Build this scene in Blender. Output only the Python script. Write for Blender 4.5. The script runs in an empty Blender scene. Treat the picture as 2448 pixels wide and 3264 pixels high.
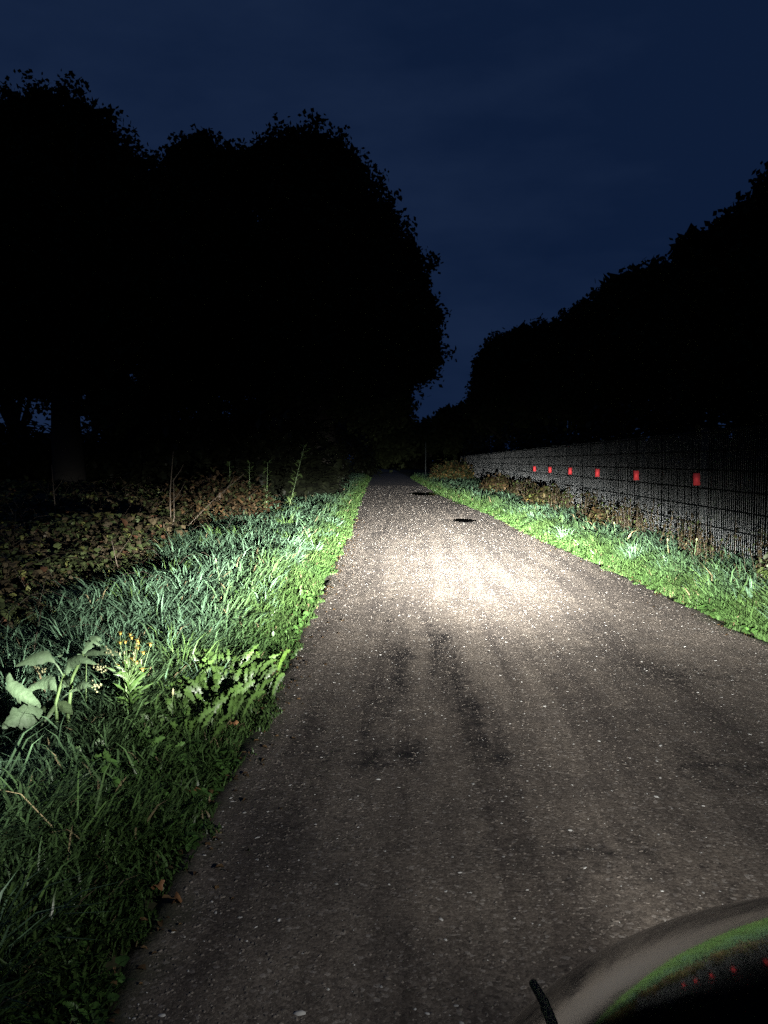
import bpy, math, random
import numpy as np
from mathutils import Vector, Matrix
rng = np.random.default_rng(7)
random.seed(7)
scene = bpy.context.scene
COL = scene.collection
R = math.radians

# ------------------------------------------------------------------ camera, sky, exposure
cam_d = bpy.data.cameras.new("camera")
cam = bpy.data.objects.new("camera", cam_d)
COL.objects.link(cam)
cam.location = (0, 0, 1.2)
cam.rotation_euler = (R(90 - 3.52), 0, R(2.23))
cam_d.sensor_fit = 'VERTICAL'
cam_d.sensor_height = 36
cam_d.lens = 29.08
cam_d.clip_start = 0.02
cam_d.clip_end = 2000
scene.camera = cam

scene.view_settings.view_transform = 'Standard'
scene.view_settings.look = 'None'
scene.view_settings.exposure = 0
scene.view_settings.gamma = 1
scene.view_settings.use_curve_mapping = False
scene.render.film_transparent = False
scene.cycles.max_bounces = 6
scene.cycles.diffuse_bounces = 0
scene.cycles.glossy_bounces = 3
scene.cycles.transmission_bounces = 4
scene.cycles.sample_clamp_indirect = 0.4
scene.cycles.use_denoising = False

world = bpy.data.worlds.new("World")
scene.world = world
world.use_nodes = True
wn, wl = world.node_tree.nodes, world.node_tree.links
wn.clear()
w_out = wn.new('ShaderNodeOutputWorld')
w_bg = wn.new('ShaderNodeBackground')
sky = wn.new('ShaderNodeTexSky')
sky.sky_type = 'NISHITA'
sky.sun_disc = False
sky.sun_elevation = R(-4.5)
sky.sun_rotation = R(200)
tc = wn.new('ShaderNodeTexCoord')
cn = wn.new('ShaderNodeTexNoise')
cn.inputs['Scale'].default_value = 2.2
cn.inputs['Detail'].default_value = 5
cn.inputs['Roughness'].default_value = 0.55
mp = wn.new('ShaderNodeMapping')
mp.inputs['Scale'].default_value = (1, 1, 2.6)
mp.inputs['Rotation'].default_value = (0.2, 0.35, 0)
wl.new(tc.outputs['Generated'], mp.inputs['Vector'])
wl.new(mp.outputs['Vector'], cn.inputs['Vector'])
cr = wn.new('ShaderNodeMapRange')
cr.inputs['From Min'].default_value = 0.36
cr.inputs['From Max'].default_value = 0.62
cr.inputs['To Min'].default_value = 0.0
cr.inputs['To Max'].default_value = 1.0
wl.new(cn.outputs['Fac'], cr.inputs['Value'])
# thin night cloud: the dusk sky mixed with a slightly greyer veil
mx = wn.new('ShaderNodeMix'); mx.data_type = 'RGBA'
mx.inputs['A'].default_value = (0.0040, 0.0114, 0.0370, 1)
mx.inputs['B'].default_value = (0.0090, 0.0196, 0.0530, 1)
wl.new(cr.outputs['Result'], mx.inputs['Factor'])
ad = wn.new('ShaderNodeMix'); ad.data_type = 'RGBA'; ad.blend_type = 'ADD'
ad.inputs['Factor'].default_value = 1.0
nm = wn.new('ShaderNodeMix'); nm.data_type = 'RGBA'; nm.blend_type = 'MULTIPLY'
nm.inputs['Factor'].default_value = 1.0
nm.inputs['B'].default_value = (0.06, 0.06, 0.06, 1)
wl.new(sky.outputs['Color'], nm.inputs['A'])
wl.new(mx.outputs['Result'], ad.inputs['A'])
wl.new(nm.outputs['Result'], ad.inputs['B'])
wl.new(ad.outputs['Result'], w_bg.inputs['Color'])
w_bg.inputs['Strength'].default_value = 1.0
wl.new(w_bg.outputs['Background'], w_out.inputs['Surface'])
LAMP_POS = (.60, 1.08, .61)
BEAM_SIGN = 1.0
BEAM_GAIN = 170.0
AZ0 = 0.0
HOT = (850.0, 7.0, 2.2, 3.4)
VPROF = [(-30, -3), (-20, -2.4), (-10, -1.0), (-5, .7), (-3, 1.5), (-1.5, 2.15), (0, 2.76), (1.2, 3.2), (2.2, 3.24), (3.2, 3.14), (4.1, 2.95), (5, 2.72), (7.1, 2.02), (9, 1.42), (12, .85), (16, .38), (22, -.02), (28, -.2), (35, -.55), (60, -1.6)]
HPROF = [(0, 0), (5, -.06), (10, -.16), (20, -.32), (30, -.38), (38, -.54), (50, -.54), (60, -.56), (90, -1.5)]
SH_L = (3.0, .0019)
SH_R = (6.0, .075)
STALK_PTS = [(0.1084, 0.735, 0.7219), (0.1098, 0.685, 0.7394), (0.1064, 0.62, 0.7647), (0.102, 0.57, 0.7799), (0.0957, 0.525, 0.794)]
TREES = [
    ('L1', (-9.367, 22), 0.42, [[-9.635, 22.0, 9.768, 1.45], [-10.826, 22.0, 9.392, 1.48], [-8.71, 22.0, 9.659, 0.98], [-8.111, 22.0, 8.759, 1.17], [-7.444, 22.0, 8.094, 1.13], [-9.823, 22.0, 7.281, 2.65], [-7.667, 22.0, 6.174, 2.03], [-10.388, 22.0, 4.857, 2.34], [-8.391, 22.0, 4.295, 1.6], [-8.235, 22.0, 2.76, 0.76], [-11.809, 22.0, 7.905, 2.22]]),
    ('L0', (-14.523, 30), 0.33, [[-14.509, 30.0, 6.189, 2.01], [-16.201, 30.0, 7.201, 2.52], [-14.206, 30.0, 4.681, 1.26], [-15.592, 30.0, 4.519, 1.34]]),
    ('L2', (-6.752, 27), 0.4, [[-7.083, 27.0, 10.482, 1.24], [-6.036, 27.0, 10.134, 1.18], [-7.472, 27.0, 9.641, 1.28], [-5.18, 27.0, 10.268, 1.09], [-7.046, 27.0, 7.727, 2.57], [-5.092, 27.0, 6.824, 2.57], [-6.324, 27.0, 4.902, 2.27], [-7.554, 27.0, 4.16, 1.66], [-8.646, 27.0, 2.959, 1.13], [-8.676, 27.0, 5.662, 1.28], [-8.726, 27.0, 7.15, 1.13]]),
    ('L3', (-2.9, 26), 0.45, [[-4.006, 26.0, 10.339, 1.09], [-3.146, 26.0, 10.327, 1.19], [-2.36, 26.0, 9.829, 1.05], [-3.012, 26.0, 8.295, 2.33], [-1.577, 26.0, 7.999, 1.38], [-0.789, 26.0, 7.006, 1.24], [-0.429, 26.0, 5.731, 1.24], [-1.436, 26.0, 5.453, 2.04], [-0.212, 26.0, 4.805, 1.05], [0.077, 26.0, 4.305, 0.76], [-3.172, 26.0, 5.179, 2.76], [-1.438, 26.0, 3.596, 1.6], [-4.342, 26.0, 4.182, 1.75]]),
    ('L4', (-4.709, 85), 0.5, [[-3.282, 85.0, 6.679, 2.85], [-5.179, 85.0, 5.741, 4.28], [-2.807, 85.0, 3.377, 2.62], [-9.456, 85.0, 6.695, 5.23]]),
    ('R1', (5.692, 14), 0.2, [[5.957, 14.0, 5.126, 0.69], [5.59, 14.0, 4.944, 0.49], [5.274, 14.0, 4.799, 0.47], [4.972, 14.0, 4.653, 0.33], [4.551, 14.0, 4.709, 0.17], [4.441, 14.0, 4.621, 0.13], [5.694, 14.0, 3.9, 0.94], [5.024, 14.0, 3.754, 0.82], [5.349, 14.0, 2.772, 1.02], [6.23, 14.0, 3.446, 1.18]]),
    ('R2', (5.456, 19), 0.2, [[5.076, 19.0, 4.914, 0.62], [5.587, 19.0, 4.962, 0.66], [6.201, 19.0, 4.875, 0.83], [4.618, 19.0, 4.703, 0.58], [5.408, 19.0, 3.65, 1.28], [4.586, 19.0, 3.551, 0.9], [6.332, 19.0, 3.646, 1.06]]),
    ('R3', (5.219, 26), 0.22, [[5.626, 26.0, 5.338, 0.9], [4.993, 26.0, 5.102, 0.76], [5.991, 26.0, 4.56, 1.24], [4.503, 26.0, 4.681, 0.84], [5.157, 26.0, 3.572, 1.31], [6.154, 26.0, 3.285, 1.16]]),
    ('R4', (5.286, 38), 0.24, [[5.648, 38.0, 6.293, 1.11], [4.818, 38.0, 6.09, 1.11], [6.278, 38.0, 5.71, 1.49], [4.622, 38.0, 4.886, 1.38], [5.885, 38.0, 3.84, 1.59]]),
    ('R5', (5.078, 50), 0.26, [[5.163, 50.0, 7.421, 1.23], [4.564, 50.0, 6.74, 1.18], [5.801, 50.0, 6.598, 1.68], [4.216, 50.0, 5.508, 0.9], [4.856, 50.0, 4.681, 1.54], [3.755, 50.0, 4.409, 0.84], [6.1, 50.0, 4.128, 1.68]]),
    ('F1', (5.331, 95), 0.2, [[5.308, 95.0, 5.465, 1.59], [4.258, 95.0, 4.942, 1.81], [6.624, 95.0, 5.201, 1.59], [5.845, 95.0, 3.625, 2.13]]),
    ('F2', (4.094, 110), 0.18, [[4.13, 110.0, 7.055, 0.74], [4.073, 110.0, 6.143, 1.11], [3.712, 110.0, 4.925, 1.6]]),
    ('F3', (2.063, 120), 0.2, [[2.716, 120.0, 5.465, 1.81], [1.052, 120.0, 4.602, 2.01], [-0.952, 120.0, 4.271, 2.28], [-3.294, 120.0, 4.273, 2.28]]),
]
COMFREY_LEAVES = [([[-1.444, 3.3, 0.314], [-1.475, 3.267, 0.389], [-1.513, 3.233, 0.412], [-1.603, 3.2, 0.381]], 0.045), ([[-1.44, 3.3, 0.322], [-1.407, 3.273, 0.376], [-1.353, 3.247, 0.402], [-1.273, 3.22, 0.387]], 0.036), ([[-1.465, 3.3, 0.258], [-1.508, 3.327, 0.284], [-1.568, 3.353, 0.272], [-1.663, 3.38, 0.223]], 0.049), ([[-1.457, 3.3, 0.27], [-1.427, 3.27, 0.306], [-1.391, 3.24, 0.326]], 0.034), ([[-1.478, 3.3, 0.211], [-1.397, 3.26, 0.268], [-1.34, 3.22, 0.305], [-1.278, 3.18, 0.309]], 0.028), ([[-1.388, 3.36, 0.395], [-1.362, 3.377, 0.423], [-1.347, 3.393, 0.452], [-1.328, 3.41, 0.444]], 0.05), ([[-1.384, 3.36, 0.393], [-1.333, 3.343, 0.411], [-1.274, 3.327, 0.415], [-1.217, 3.31, 0.402]], 0.027), ([[-1.5, 3.36, 0.386], [-1.452, 3.36, 0.392], [-1.396, 3.36, 0.395]], 0.012), ([[-1.55, 3.3, 0.182], [-1.629, 3.333, 0.223], [-1.704, 3.367, 0.265], [-1.724, 3.4, 0.305]], 0.049), ([[-1.527, 3.3, 0.158], [-1.555, 3.25, 0.174], [-1.601, 3.2, 0.173], [-1.634, 3.15, 0.147]], 0.079), ([[-1.478, 3.3, 0.207], [-1.436, 3.275, 0.199], [-1.391, 3.25, 0.172]], 0.038), ([[-1.486, 3.3, 0.199], [-1.485, 3.26, 0.179], [-1.511, 3.22, 0.133]], 0.015), ([[-1.516, 3.35, 0.199], [-1.578, 3.375, 0.147], [-1.659, 3.4, 0.126]], 0.034)]
COMFREY_STEMS = [[[-1.468, 3.3, -0.032], [-1.478, 3.3, 0.072], [-1.482, 3.3, 0.207], [-1.461, 3.3, 0.278], [-1.444, 3.3, 0.326]], [[-1.42, 3.3, -0.031], [-1.432, 3.3, 0.152], [-1.412, 3.3, 0.31], [-1.363, 3.3, 0.409]]]
COMFREY_FLOWERS = [[-1.531, 3.26, 0.37], [-1.281, 3.26, 0.373], [-1.298, 3.26, 0.302], [-1.241, 3.26, 0.447]]
RAG_STEM = [[-1.202, 3.45, -0.017], [-1.209, 3.45, 0.058], [-1.243, 3.45, 0.223], [-1.233, 3.45, 0.297]]
RAG_HEADS = [[-1.263, 3.45, 0.458], [-1.23, 3.45, 0.448], [-1.22, 3.45, 0.436], [-1.206, 3.45, 0.416], [-1.169, 3.45, 0.429], [-1.24, 3.45, 0.371], [-1.231, 3.45, 0.428], [-1.17, 3.45, 0.371], [-1.149, 3.45, 0.4], [-1.199, 3.45, 0.387], [-1.255, 3.45, 0.424], [-1.159, 3.45, 0.31], [-1.278, 3.45, 0.313], [-1.187, 3.45, 0.338], [-1.216, 3.45, 0.346], [-1.249, 3.45, 0.33], [-1.409, 3.45, 0.422]]

# ------------------------------------------------------------------ helpers
def tag(o, label=None, cat=None, group=None, kind=None):
    if label: o['label'] = label
    if cat: o['category'] = cat
    if group: o['group'] = group
    if kind: o['kind'] = kind
    return o

def empty(name, loc=(0, 0, 0)):
    o = bpy.data.objects.new(name, None)
    o.location = loc
    o.empty_display_size = 0.2
    COL.objects.link(o)
    return o

def link(name, me, mat=None, parent=None, smooth=False):
    o = bpy.data.objects.new(name, me)
    COL.objects.link(o)
    if mat is not None and not me.materials:
        me.materials.append(mat)
    if parent is not None:
        o.parent = parent
        o.matrix_parent_inverse = Matrix.Translation(parent.location).inverted()
    if smooth:
        me.shade_smooth()
    return o

def mesh_np(name, V, faces, col=None):
    """V (n,3); faces = list of int arrays (m,k) of equal-size polygons; col (n,3|4) point colours"""
    me = bpy.data.meshes.new(name)
    V = np.asarray(V, dtype=np.float32)
    me.vertices.add(len(V))
    me.vertices.foreach_set('co', V.ravel())
    faces = [np.asarray(f, dtype=np.int32) for f in faces if len(f)]
    nl = sum(f.size for f in faces); nf = sum(len(f) for f in faces)
    me.loops.add(nl); me.polygons.add(nf)
    me.loops.foreach_set('vertex_index', np.concatenate([f.ravel() for f in faces]))
    st, s = [], 0
    for f in faces:
        st.append(s + np.arange(len(f)) * f.shape[1]); s += f.size
    me.polygons.foreach_set('loop_start', np.concatenate(st).astype(np.int32))
    me.update(calc_edges=True)
    if col is not None:
        a = me.color_attributes.new('tint', 'FLOAT_COLOR', 'POINT')
        c = np.ones((len(V), 4), dtype=np.float32)
        c[:, :np.shape(col)[1]] = col
        a.data.foreach_set('color', c.ravel())
    return me

def join_parts(parts):
    """[(V, [faces], col), ...] -> one"""
    Vs, Fs, Cs, n = [], {}, [], 0
    for V, fs, c in parts:
        Vs.append(V); Cs.append(c)
        for f in fs:
            f = np.asarray(f)
            if len(f): Fs.setdefault(f.shape[1], []).append(f + n)
        n += len(V)
    return np.concatenate(Vs), [np.concatenate(v) for v in Fs.values()], np.concatenate(Cs)

def tube(pts, rad, seg=6, cap=True):
    pts = [Vector(p) for p in pts]
    rad = rad if hasattr(rad, '__len__') else [rad] * len(pts)
    V, F = [], []
    for i, p in enumerate(pts):
        t = (pts[min(i + 1, len(pts) - 1)] - pts[max(i - 1, 0)]).normalized()
        a = t.cross(Vector((0.13, 0.97, 0.2))).normalized(); b = t.cross(a)
        for k in range(seg):
            th = 2 * math.pi * k / seg
            V.append(p + (a * math.cos(th) + b * math.sin(th)) * rad[i])
    for i in range(len(pts) - 1):
        for k in range(seg):
            F.append((i * seg + k, i * seg + (k + 1) % seg, (i + 1) * seg + (k + 1) % seg, (i + 1) * seg + k))
    return np.array([tuple(v) for v in V]), np.array(F)

def box(x0, x1, y0, y1, z0, z1):
    V = np.array([(x, y, z) for z in (z0, z1) for y in (y0, y1) for x in (x0, x1)], dtype=float)
    F = np.array([(0, 2, 3, 1), (4, 5, 7, 6), (0, 1, 5, 4), (2, 6, 7, 3), (0, 4, 6, 2), (1, 3, 7, 5)])
    return V, F

def vnoise(x, y, s, seed=0, oct=1):
    """smooth value noise on arrays, about -1..1"""
    out = np.zeros(np.shape(x)); amp = 1; tot = 0
    for o in range(oct):
        X = np.asarray(x) / s + 17.3 * seed + 5.1 * o; Y = np.asarray(y) / s + 9.7 * seed + 3.3 * o
        xi, yi = np.floor(X), np.floor(Y); fx, fy = X - xi, Y - yi
        fx, fy = fx * fx * (3 - 2 * fx), fy * fy * (3 - 2 * fy)
        def h(a, b):
            v = np.sin(a * 127.1 + b * 311.7 + seed * 74.7) * 43758.5453
            return (v - np.floor(v)) * 2 - 1
        out += amp * ((h(xi, yi) * (1 - fx) + h(xi + 1, yi) * fx) * (1 - fy) + (h(xi, yi + 1) * (1 - fx) + h(xi + 1, yi + 1) * fx) * fy)
        tot += amp; amp *= .5; s = s / 2
    return out / tot

# road edges (metres): fitted once from the place, left and right edge over distance
YL = np.array([-6, 1.7, 2.6, 4.0, 5.2, 7.8, 13.9, 22.8, 38, 70, 110, 160])
XL = np.array([-.62, -.65, -.68, -.72, -.77, -.87, -1.11, -1.58, -2.3, -3.7, -5.8, -8.8])
YR = np.array([-6, 3, 5.4, 6.7, 9.4, 13.1, 18.6, 29, 44, 70, 110, 160])
XR = np.array([2.32, 2.32, 2.29, 2.23, 2.11, 1.84, 1.62, .83, .2, -.9, -2.9, -5.9])
def edge_l(y): return np.interp(y, YL, XL)
def edge_r(y): return np.interp(y, YR, XR)

# ------------------------------------------------------------------ materials
class NT:
    def __init__(s, name):
        s.m = bpy.data.materials.new(name); s.m.use_nodes = True
        s.n, s.l = s.m.node_tree.nodes, s.m.node_tree.links
        s.n.clear()
        s.out = s.n.new('ShaderNodeOutputMaterial')
    def new(s, t, **kw):
        n = s.n.new(t)
        for k, v in kw.items():
            if hasattr(n, k): setattr(n, k, v)
            else: n.inputs[k].default_value = v
        return n
    def link(s, a, b): s.l.new(a, b)

def simple(name, col, rough=0.6, spec=0.4, metallic=0.0, bump=0, bscale=30, vary=0.25, coat=0):
    t = NT(name)
    p = t.new('ShaderNodeBsdfPrincipled')
    p.inputs['Roughness'].default_value = rough
    p.inputs['Specular IOR Level'].default_value = spec
    p.inputs['Metallic'].default_value = metallic
    p.inputs['Coat Weight'].default_value = coat
    p.inputs['Coat Roughness'].default_value = 0.04
    c = t.new('ShaderNodeTexCoord')
    nz = t.new('ShaderNodeTexNoise', Scale=bscale, Detail=4)
    t.link(c.outputs['Object'], nz.inputs['Vector'])
    mr = t.new('ShaderNodeMapRange')
    mr.inputs['To Min'].default_value = 1 - vary; mr.inputs['To Max'].default_value = 1 + vary
    t.link(nz.outputs['Fac'], mr.inputs['Value'])
    mu = t.new('ShaderNodeMix', data_type='RGBA', blend_type='MULTIPLY')
    mu.inputs['Factor'].default_value = 1
    mu.inputs['A'].default_value = (*col, 1)
    t.link(mr.outputs['Result'], mu.inputs['B'])
    t.link(mu.outputs['Result'], p.inputs['Base Color'])
    if bump:
        b = t.new('ShaderNodeBump', Strength=bump, Distance=0.01)
        t.link(nz.outputs['Fac'], b.inputs['Height']); t.link(b.outputs['Normal'], p.inputs['Normal'])
    t.link(p.outputs['BSDF'], t.out.inputs['Surface'])
    return t.m

def leafy(name, rough=0.45, spec=0.35, trans=0.25, gain=(1, 1, 1), vein=0.0):
    """plant tissue; the colour of each blade or leaf is its 'tint'"""
    t = NT(name)
    a = t.new('ShaderNodeVertexColor', layer_name='tint')
    g = t.new('ShaderNodeMix', data_type='RGBA', blend_type='MULTIPLY')
    g.inputs['Factor'].default_value = 1; g.inputs['B'].default_value = (*gain, 1)
    t.link(a.outputs['Color'], g.inputs['A'])
    src = g.outputs['Result']
    c = t.new('ShaderNodeTexCoord')
    nz = t.new('ShaderNodeTexNoise', Scale=60.0, Detail=3)
    t.link(c.outputs['Object'], nz.inputs['Vector'])
    mr = t.new('ShaderNodeMapRange'); mr.inputs['To Min'].default_value = .7; mr.inputs['To Max'].default_value = 1.3
    t.link(nz.outputs['Fac'], mr.inputs['Value'])
    m2 = t.new('ShaderNodeMix', data_type='RGBA', blend_type='MULTIPLY'); m2.inputs['Factor'].default_value = 1
    t.link(src, m2.inputs['A']); t.link(mr.outputs['Result'], m2.inputs['B'])
    p = t.new('ShaderNodeBsdfPrincipled', Roughness=rough)
    p.inputs['Specular IOR Level'].default_value = spec
    tr = t.new('ShaderNodeBsdfTranslucent')
    t.link(m2.outputs['Result'], p.inputs['Base Color']); t.link(m2.outputs['Result'], tr.inputs['Color'])
    if vein:
        b = t.new('ShaderNodeBump', Strength=vein, Distance=0.004)
        t.link(nz.outputs['Fac'], b.inputs['Height']); t.link(b.outputs['Normal'], p.inputs['Normal'])
    ms = t.new('ShaderNodeMixShader'); ms.inputs['Fac'].default_value = trans
    t.link(p.outputs['BSDF'], ms.inputs[1]); t.link(tr.outputs['BSDF'], ms.inputs[2])
    t.link(ms.outputs['Shader'], t.out.inputs['Surface'])
    return t.m

M_grass = leafy('grass_blade', rough=.38, spec=.45, trans=.28)
M_leaf = leafy('broad_leaf', rough=.42, spec=.4, trans=.25, vein=.5)
M_bramble = leafy('bramble_leaf', rough=.5, spec=.3, trans=.2)
M_crown = leafy('tree_leaf', rough=.9, spec=.03, trans=.03)
M_bark = simple('bark', (.018, .016, .013), rough=.9, spec=.2, bump=.8, bscale=8)
M_stem = simple('plant_stem', (.05, .085, .026), rough=.5, vary=.2)
M_dead = simple('dead_stalk', (.07, .055, .038), rough=.8, vary=.3)

def road_material():
    t = NT('chip_sealed_road')
    c = t.new('ShaderNodeTexCoord')
    O = c.outputs['Object']
    def noise(sc, det=4, rgh=.55, vec=None):
        n = t.new('ShaderNodeTexNoise', Scale=sc, Detail=det, Roughness=rgh); t.link(vec or O, n.inputs['Vector']); return n.outputs['Fac']
    def voro(sc, feat='F1'):
        n = t.new('ShaderNodeTexVoronoi', Scale=sc, feature=feat); t.link(O, n.inputs['Vector']); return n
    def ramp(src, pts):
        r = t.new('ShaderNodeValToRGB')
        el = r.color_ramp.elements
        el[0].position, el[0].color = pts[0][0], (*pts[0][1], 1)
        el[1].position, el[1].color = pts[-1][0], (*pts[-1][1], 1)
        for p_, c_ in pts[1:-1]:
            e = el.new(p_); e.color = (*c_, 1)
        t.link(src, r.inputs['Fac']); return r.outputs['Color']
    def mix(a, b, f, mode='MIX'):
        m = t.new('ShaderNodeMix', data_type='RGBA', blend_type=mode)
        for s_, k in ((a, 'A'), (b, 'B')):
            if isinstance(s_, tuple): m.inputs[k].default_value = (*s_, 1)
            else: t.link(s_, m.inputs[k])
        if isinstance(f, float): m.inputs['Factor'].default_value = f
        else: t.link(f, m.inputs['Factor'])
        return m.outputs['Result']
    v1 = voro(95); v2 = voro(210)
    sep = t.new('ShaderNodeSeparateColor'); t.link(v1.outputs['Color'], sep.inputs['Color'])
    sep2 = t.new('ShaderNodeSeparateColor'); t.link(v2.outputs['Color'], sep2.inputs['Color'])
    chips = ramp(sep.outputs['Red'], [(0, (.064, .053, .043)), (.35, (.112, .094, .076)), (.7, (.158, .133, .108)), (.93, (.21, .180, .150)), (1, (.42, .39, .35))])
    fine = ramp(sep2.outputs['Green'], [(0, (.064, .055, .047)), (.6, (.123, .105, .088)), (1, (.24, .212, .18))])
    col = mix(chips, fine, .45)
    big = noise(1.3, 5)
    tone = ramp(big, [(.3, (.78, .77, .78)), (.7, (1.12, 1.1, 1.08))])
    col = mix(col, tone, 1.0, 'MULTIPLY')
    st = t.new('ShaderNodeMapping'); st.inputs['Scale'].default_value = (5.5, .32, 1); t.link(O, st.inputs['Vector'])
    streak = ramp(noise(1.0, 4, .6, st.outputs['Vector']), [(.36, (.58, .57, .58)), (.60, (1.08, 1.08, 1.07))])
    col = mix(col, streak, 1.0, 'MULTIPLY')
    # tar-rich dark patches, worn in by wheels
    a = t.new('ShaderNodeVertexColor', layer_name='tint')
    sa = t.new('ShaderNodeSeparateColor'); t.link(a.outputs['Color'], sa.inputs['Color'])
    n3 = noise(13, 6, .75)
    pm = t.new('ShaderNodeMath', operation='MULTIPLY_ADD'); t.link(n3, pm.inputs[0]); pm.inputs[1].default_value = 1.5; pm.inputs[2].default_value = -.78
    pa = t.new('ShaderNodeMath', operation='ADD'); t.link(sa.outputs['Red'], pa.inputs[0]); t.link(pm.outputs[0], pa.inputs[1])
    pr = t.new('ShaderNodeMapRange', interpolation_type='SMOOTHSTEP'); pr.inputs['From Min'].default_value = .12; pr.inputs['From Max'].default_value = .62
    t.link(pa.outputs[0], pr.inputs['Value'])
    col = mix(col, mix(col, (.30, .31, .34), 1.0, 'MULTIPLY'), pr.outputs['Result'])
    pits = ramp(noise(55, 3, .7), [(.30, (.35, .35, .36)), (.38, (1, 1, 1))])
    col = mix(col, pits, .6, 'MULTIPLY')
    mott = ramp(noise(4.5, 6, .7), [(.35, (.72, .72, .74)), (.65, (1.15, 1.14, 1.12))])
    col = mix(col, mott, .7, 'MULTIPLY')
    # soil and moss creeping in at the margins
    col = mix(col, mix((.05, .042, .03), (.035, .05, .022), noise(6, 3)), sa.outputs['Green'])
    p = t.new('ShaderNodeBsdfPrincipled')
    p.inputs['Specular IOR Level'].default_value = .25
    t.link(col, p.inputs['Base Color'])
    rr = t.new('ShaderNodeMapRange'); rr.inputs['To Min'].default_value = .85; rr.inputs['To Max'].default_value = .6
    t.link(pr.outputs['Result'], rr.inputs['Value']); t.link(rr.outputs['Result'], p.inputs['Roughness'])
    # relief of the chippings
    hm = t.new('ShaderNodeMath', operation='MULTIPLY_ADD')
    t.link(v1.outputs['Distance'], hm.inputs[0]); hm.inputs[1].default_value = -1.0
    t.link(noise(300, 2), hm.inputs[2])
    b = t.new('ShaderNodeBump', Strength=.38, Distance=.003)
    t.link(hm.outputs[0], b.inputs['Height'])
    b2 = t.new('ShaderNodeBump', Strength=.32, Distance=.004)
    t.link(noise(38, 4, .6), b2.inputs['Height']); t.link(b.outputs['Normal'], b2.inputs['Normal'])
    t.link(b2.outputs['Normal'], p.inputs['Normal'])
    t.link(p.outputs['BSDF'], t.out.inputs['Surface'])
    return t.m

# ------------------------------------------------------------------ ground and road
def ground_h(x, y):
    """verge terrain: level with the road at its edges, uneven beyond it"""
    dl = np.clip(edge_l(y) - x, 0, 50); dr = np.clip(x - edge_r(y), 0, 50)
    d = np.maximum(dl, dr)
    return (-.012 + .05 * np.clip(d / .5, 0, 1) * (1 + .5 * vnoise(x, y, .7, 3)) + .05 * np.clip(d / 2, 0, 1) * vnoise(x, y, 2.3, 4)
            + .35 * np.clip((d - 14) / 40, 0, 3))

xs = np.concatenate([np.linspace(-600, -30, 20), np.linspace(-26, -5, 22), np.linspace(-4.6, 4.6, 47), np.linspace(5, 30, 26), np.linspace(40, 600, 20)])
ys = np.concatenate([np.linspace(-300, -12, 12), np.linspace(-10, 30, 120), np.linspace(31, 100, 70), np.linspace(120, 900, 24)])
GX, GY = np.meshgrid(xs, ys)
GZ = ground_h(GX, GY)
inside = (GX > edge_l(GY) + .08) & (GX < edge_r(GY) - .08) & (GY > -10) & (GY < 165)
GZ = np.where(inside, -.06, GZ)
nx, ny = len(xs), len(ys)
I = np.arange(nx * ny).reshape(ny, nx)
F = np.stack([I[:-1, :-1], I[:-1, 1:], I[1:, 1:], I[1:, :-1]], -1).reshape(-1, 4)
t = NT('verge_soil')
p = t.new('ShaderNodeBsdfPrincipled', Roughness=.95); p.inputs['Specular IOR Level'].default_value = .1
nz = t.new('ShaderNodeTexNoise', Scale=9.0, Detail=8); cc = t.new('ShaderNodeTexCoord'); t.link(cc.outputs['Object'], nz.inputs['Vector'])
rp = t.new('ShaderNodeValToRGB'); rp.color_ramp.elements[0].color = (.016, .02, .01, 1); rp.color_ramp.elements[1].color = (.05, .05, .028, 1)
rp.color_ramp.elements[0].position = .35; rp.color_ramp.elements[1].position = .7
t.link(nz.outputs['Fac'], rp.inputs['Fac']); t.link(rp.outputs['Color'], p.inputs['Base Color'])
bb = t.new('ShaderNodeBump', Strength=.6, Distance=.02); t.link(nz.outputs['Fac'], bb.inputs['Height']); t.link(bb.outputs['Normal'], p.inputs['Normal'])
t.link(p.outputs['BSDF'], t.out.inputs['Surface'])
M_soil = t.m
me = mesh_np('ground', np.stack([GX, GY, GZ], -1).reshape(-1, 3), [F])
tag(link('ground', me, M_soil, smooth=True), 'dark soil of the verges and the land beyond the track', None, None, 'structure')

PUDDLES = [(.96, 16.65, .30, .48, 0.016), (.35, 29.9, .80, 1.0, 0.02), (1.0, 24.6, .42, .22, 0.010), (1.1, 23.2, .30, .16, 0.010)]
def road_z(x, y):
    L, Rr = edge_l(y), edge_r(y)
    u = (x - L) / (Rr - L)
    z = .012 + .03 * (1 - (2 * u - 1) ** 2)
    z = z - .010 * np.exp(-((u - .30) / .09) ** 2) - .010 * np.exp(-((u - .74) / .09) ** 2)
    z = z + .0035 * vnoise(x, y, 1.7, 1, 2) + .0018 * vnoise(x, y, .30, 2, 2) + .0008 * vnoise(x, y, .075, 6, 1)
    for px, py, rx, ry, dp in PUDDLES:
        q = ((x - px) / rx) ** 2 + ((y - py) / ry) ** 2 + .7 * vnoise(x, y, .16, 9, 2)
        z = z - dp * 1.6 * np.exp(-q * 1.1)
    return z

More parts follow.
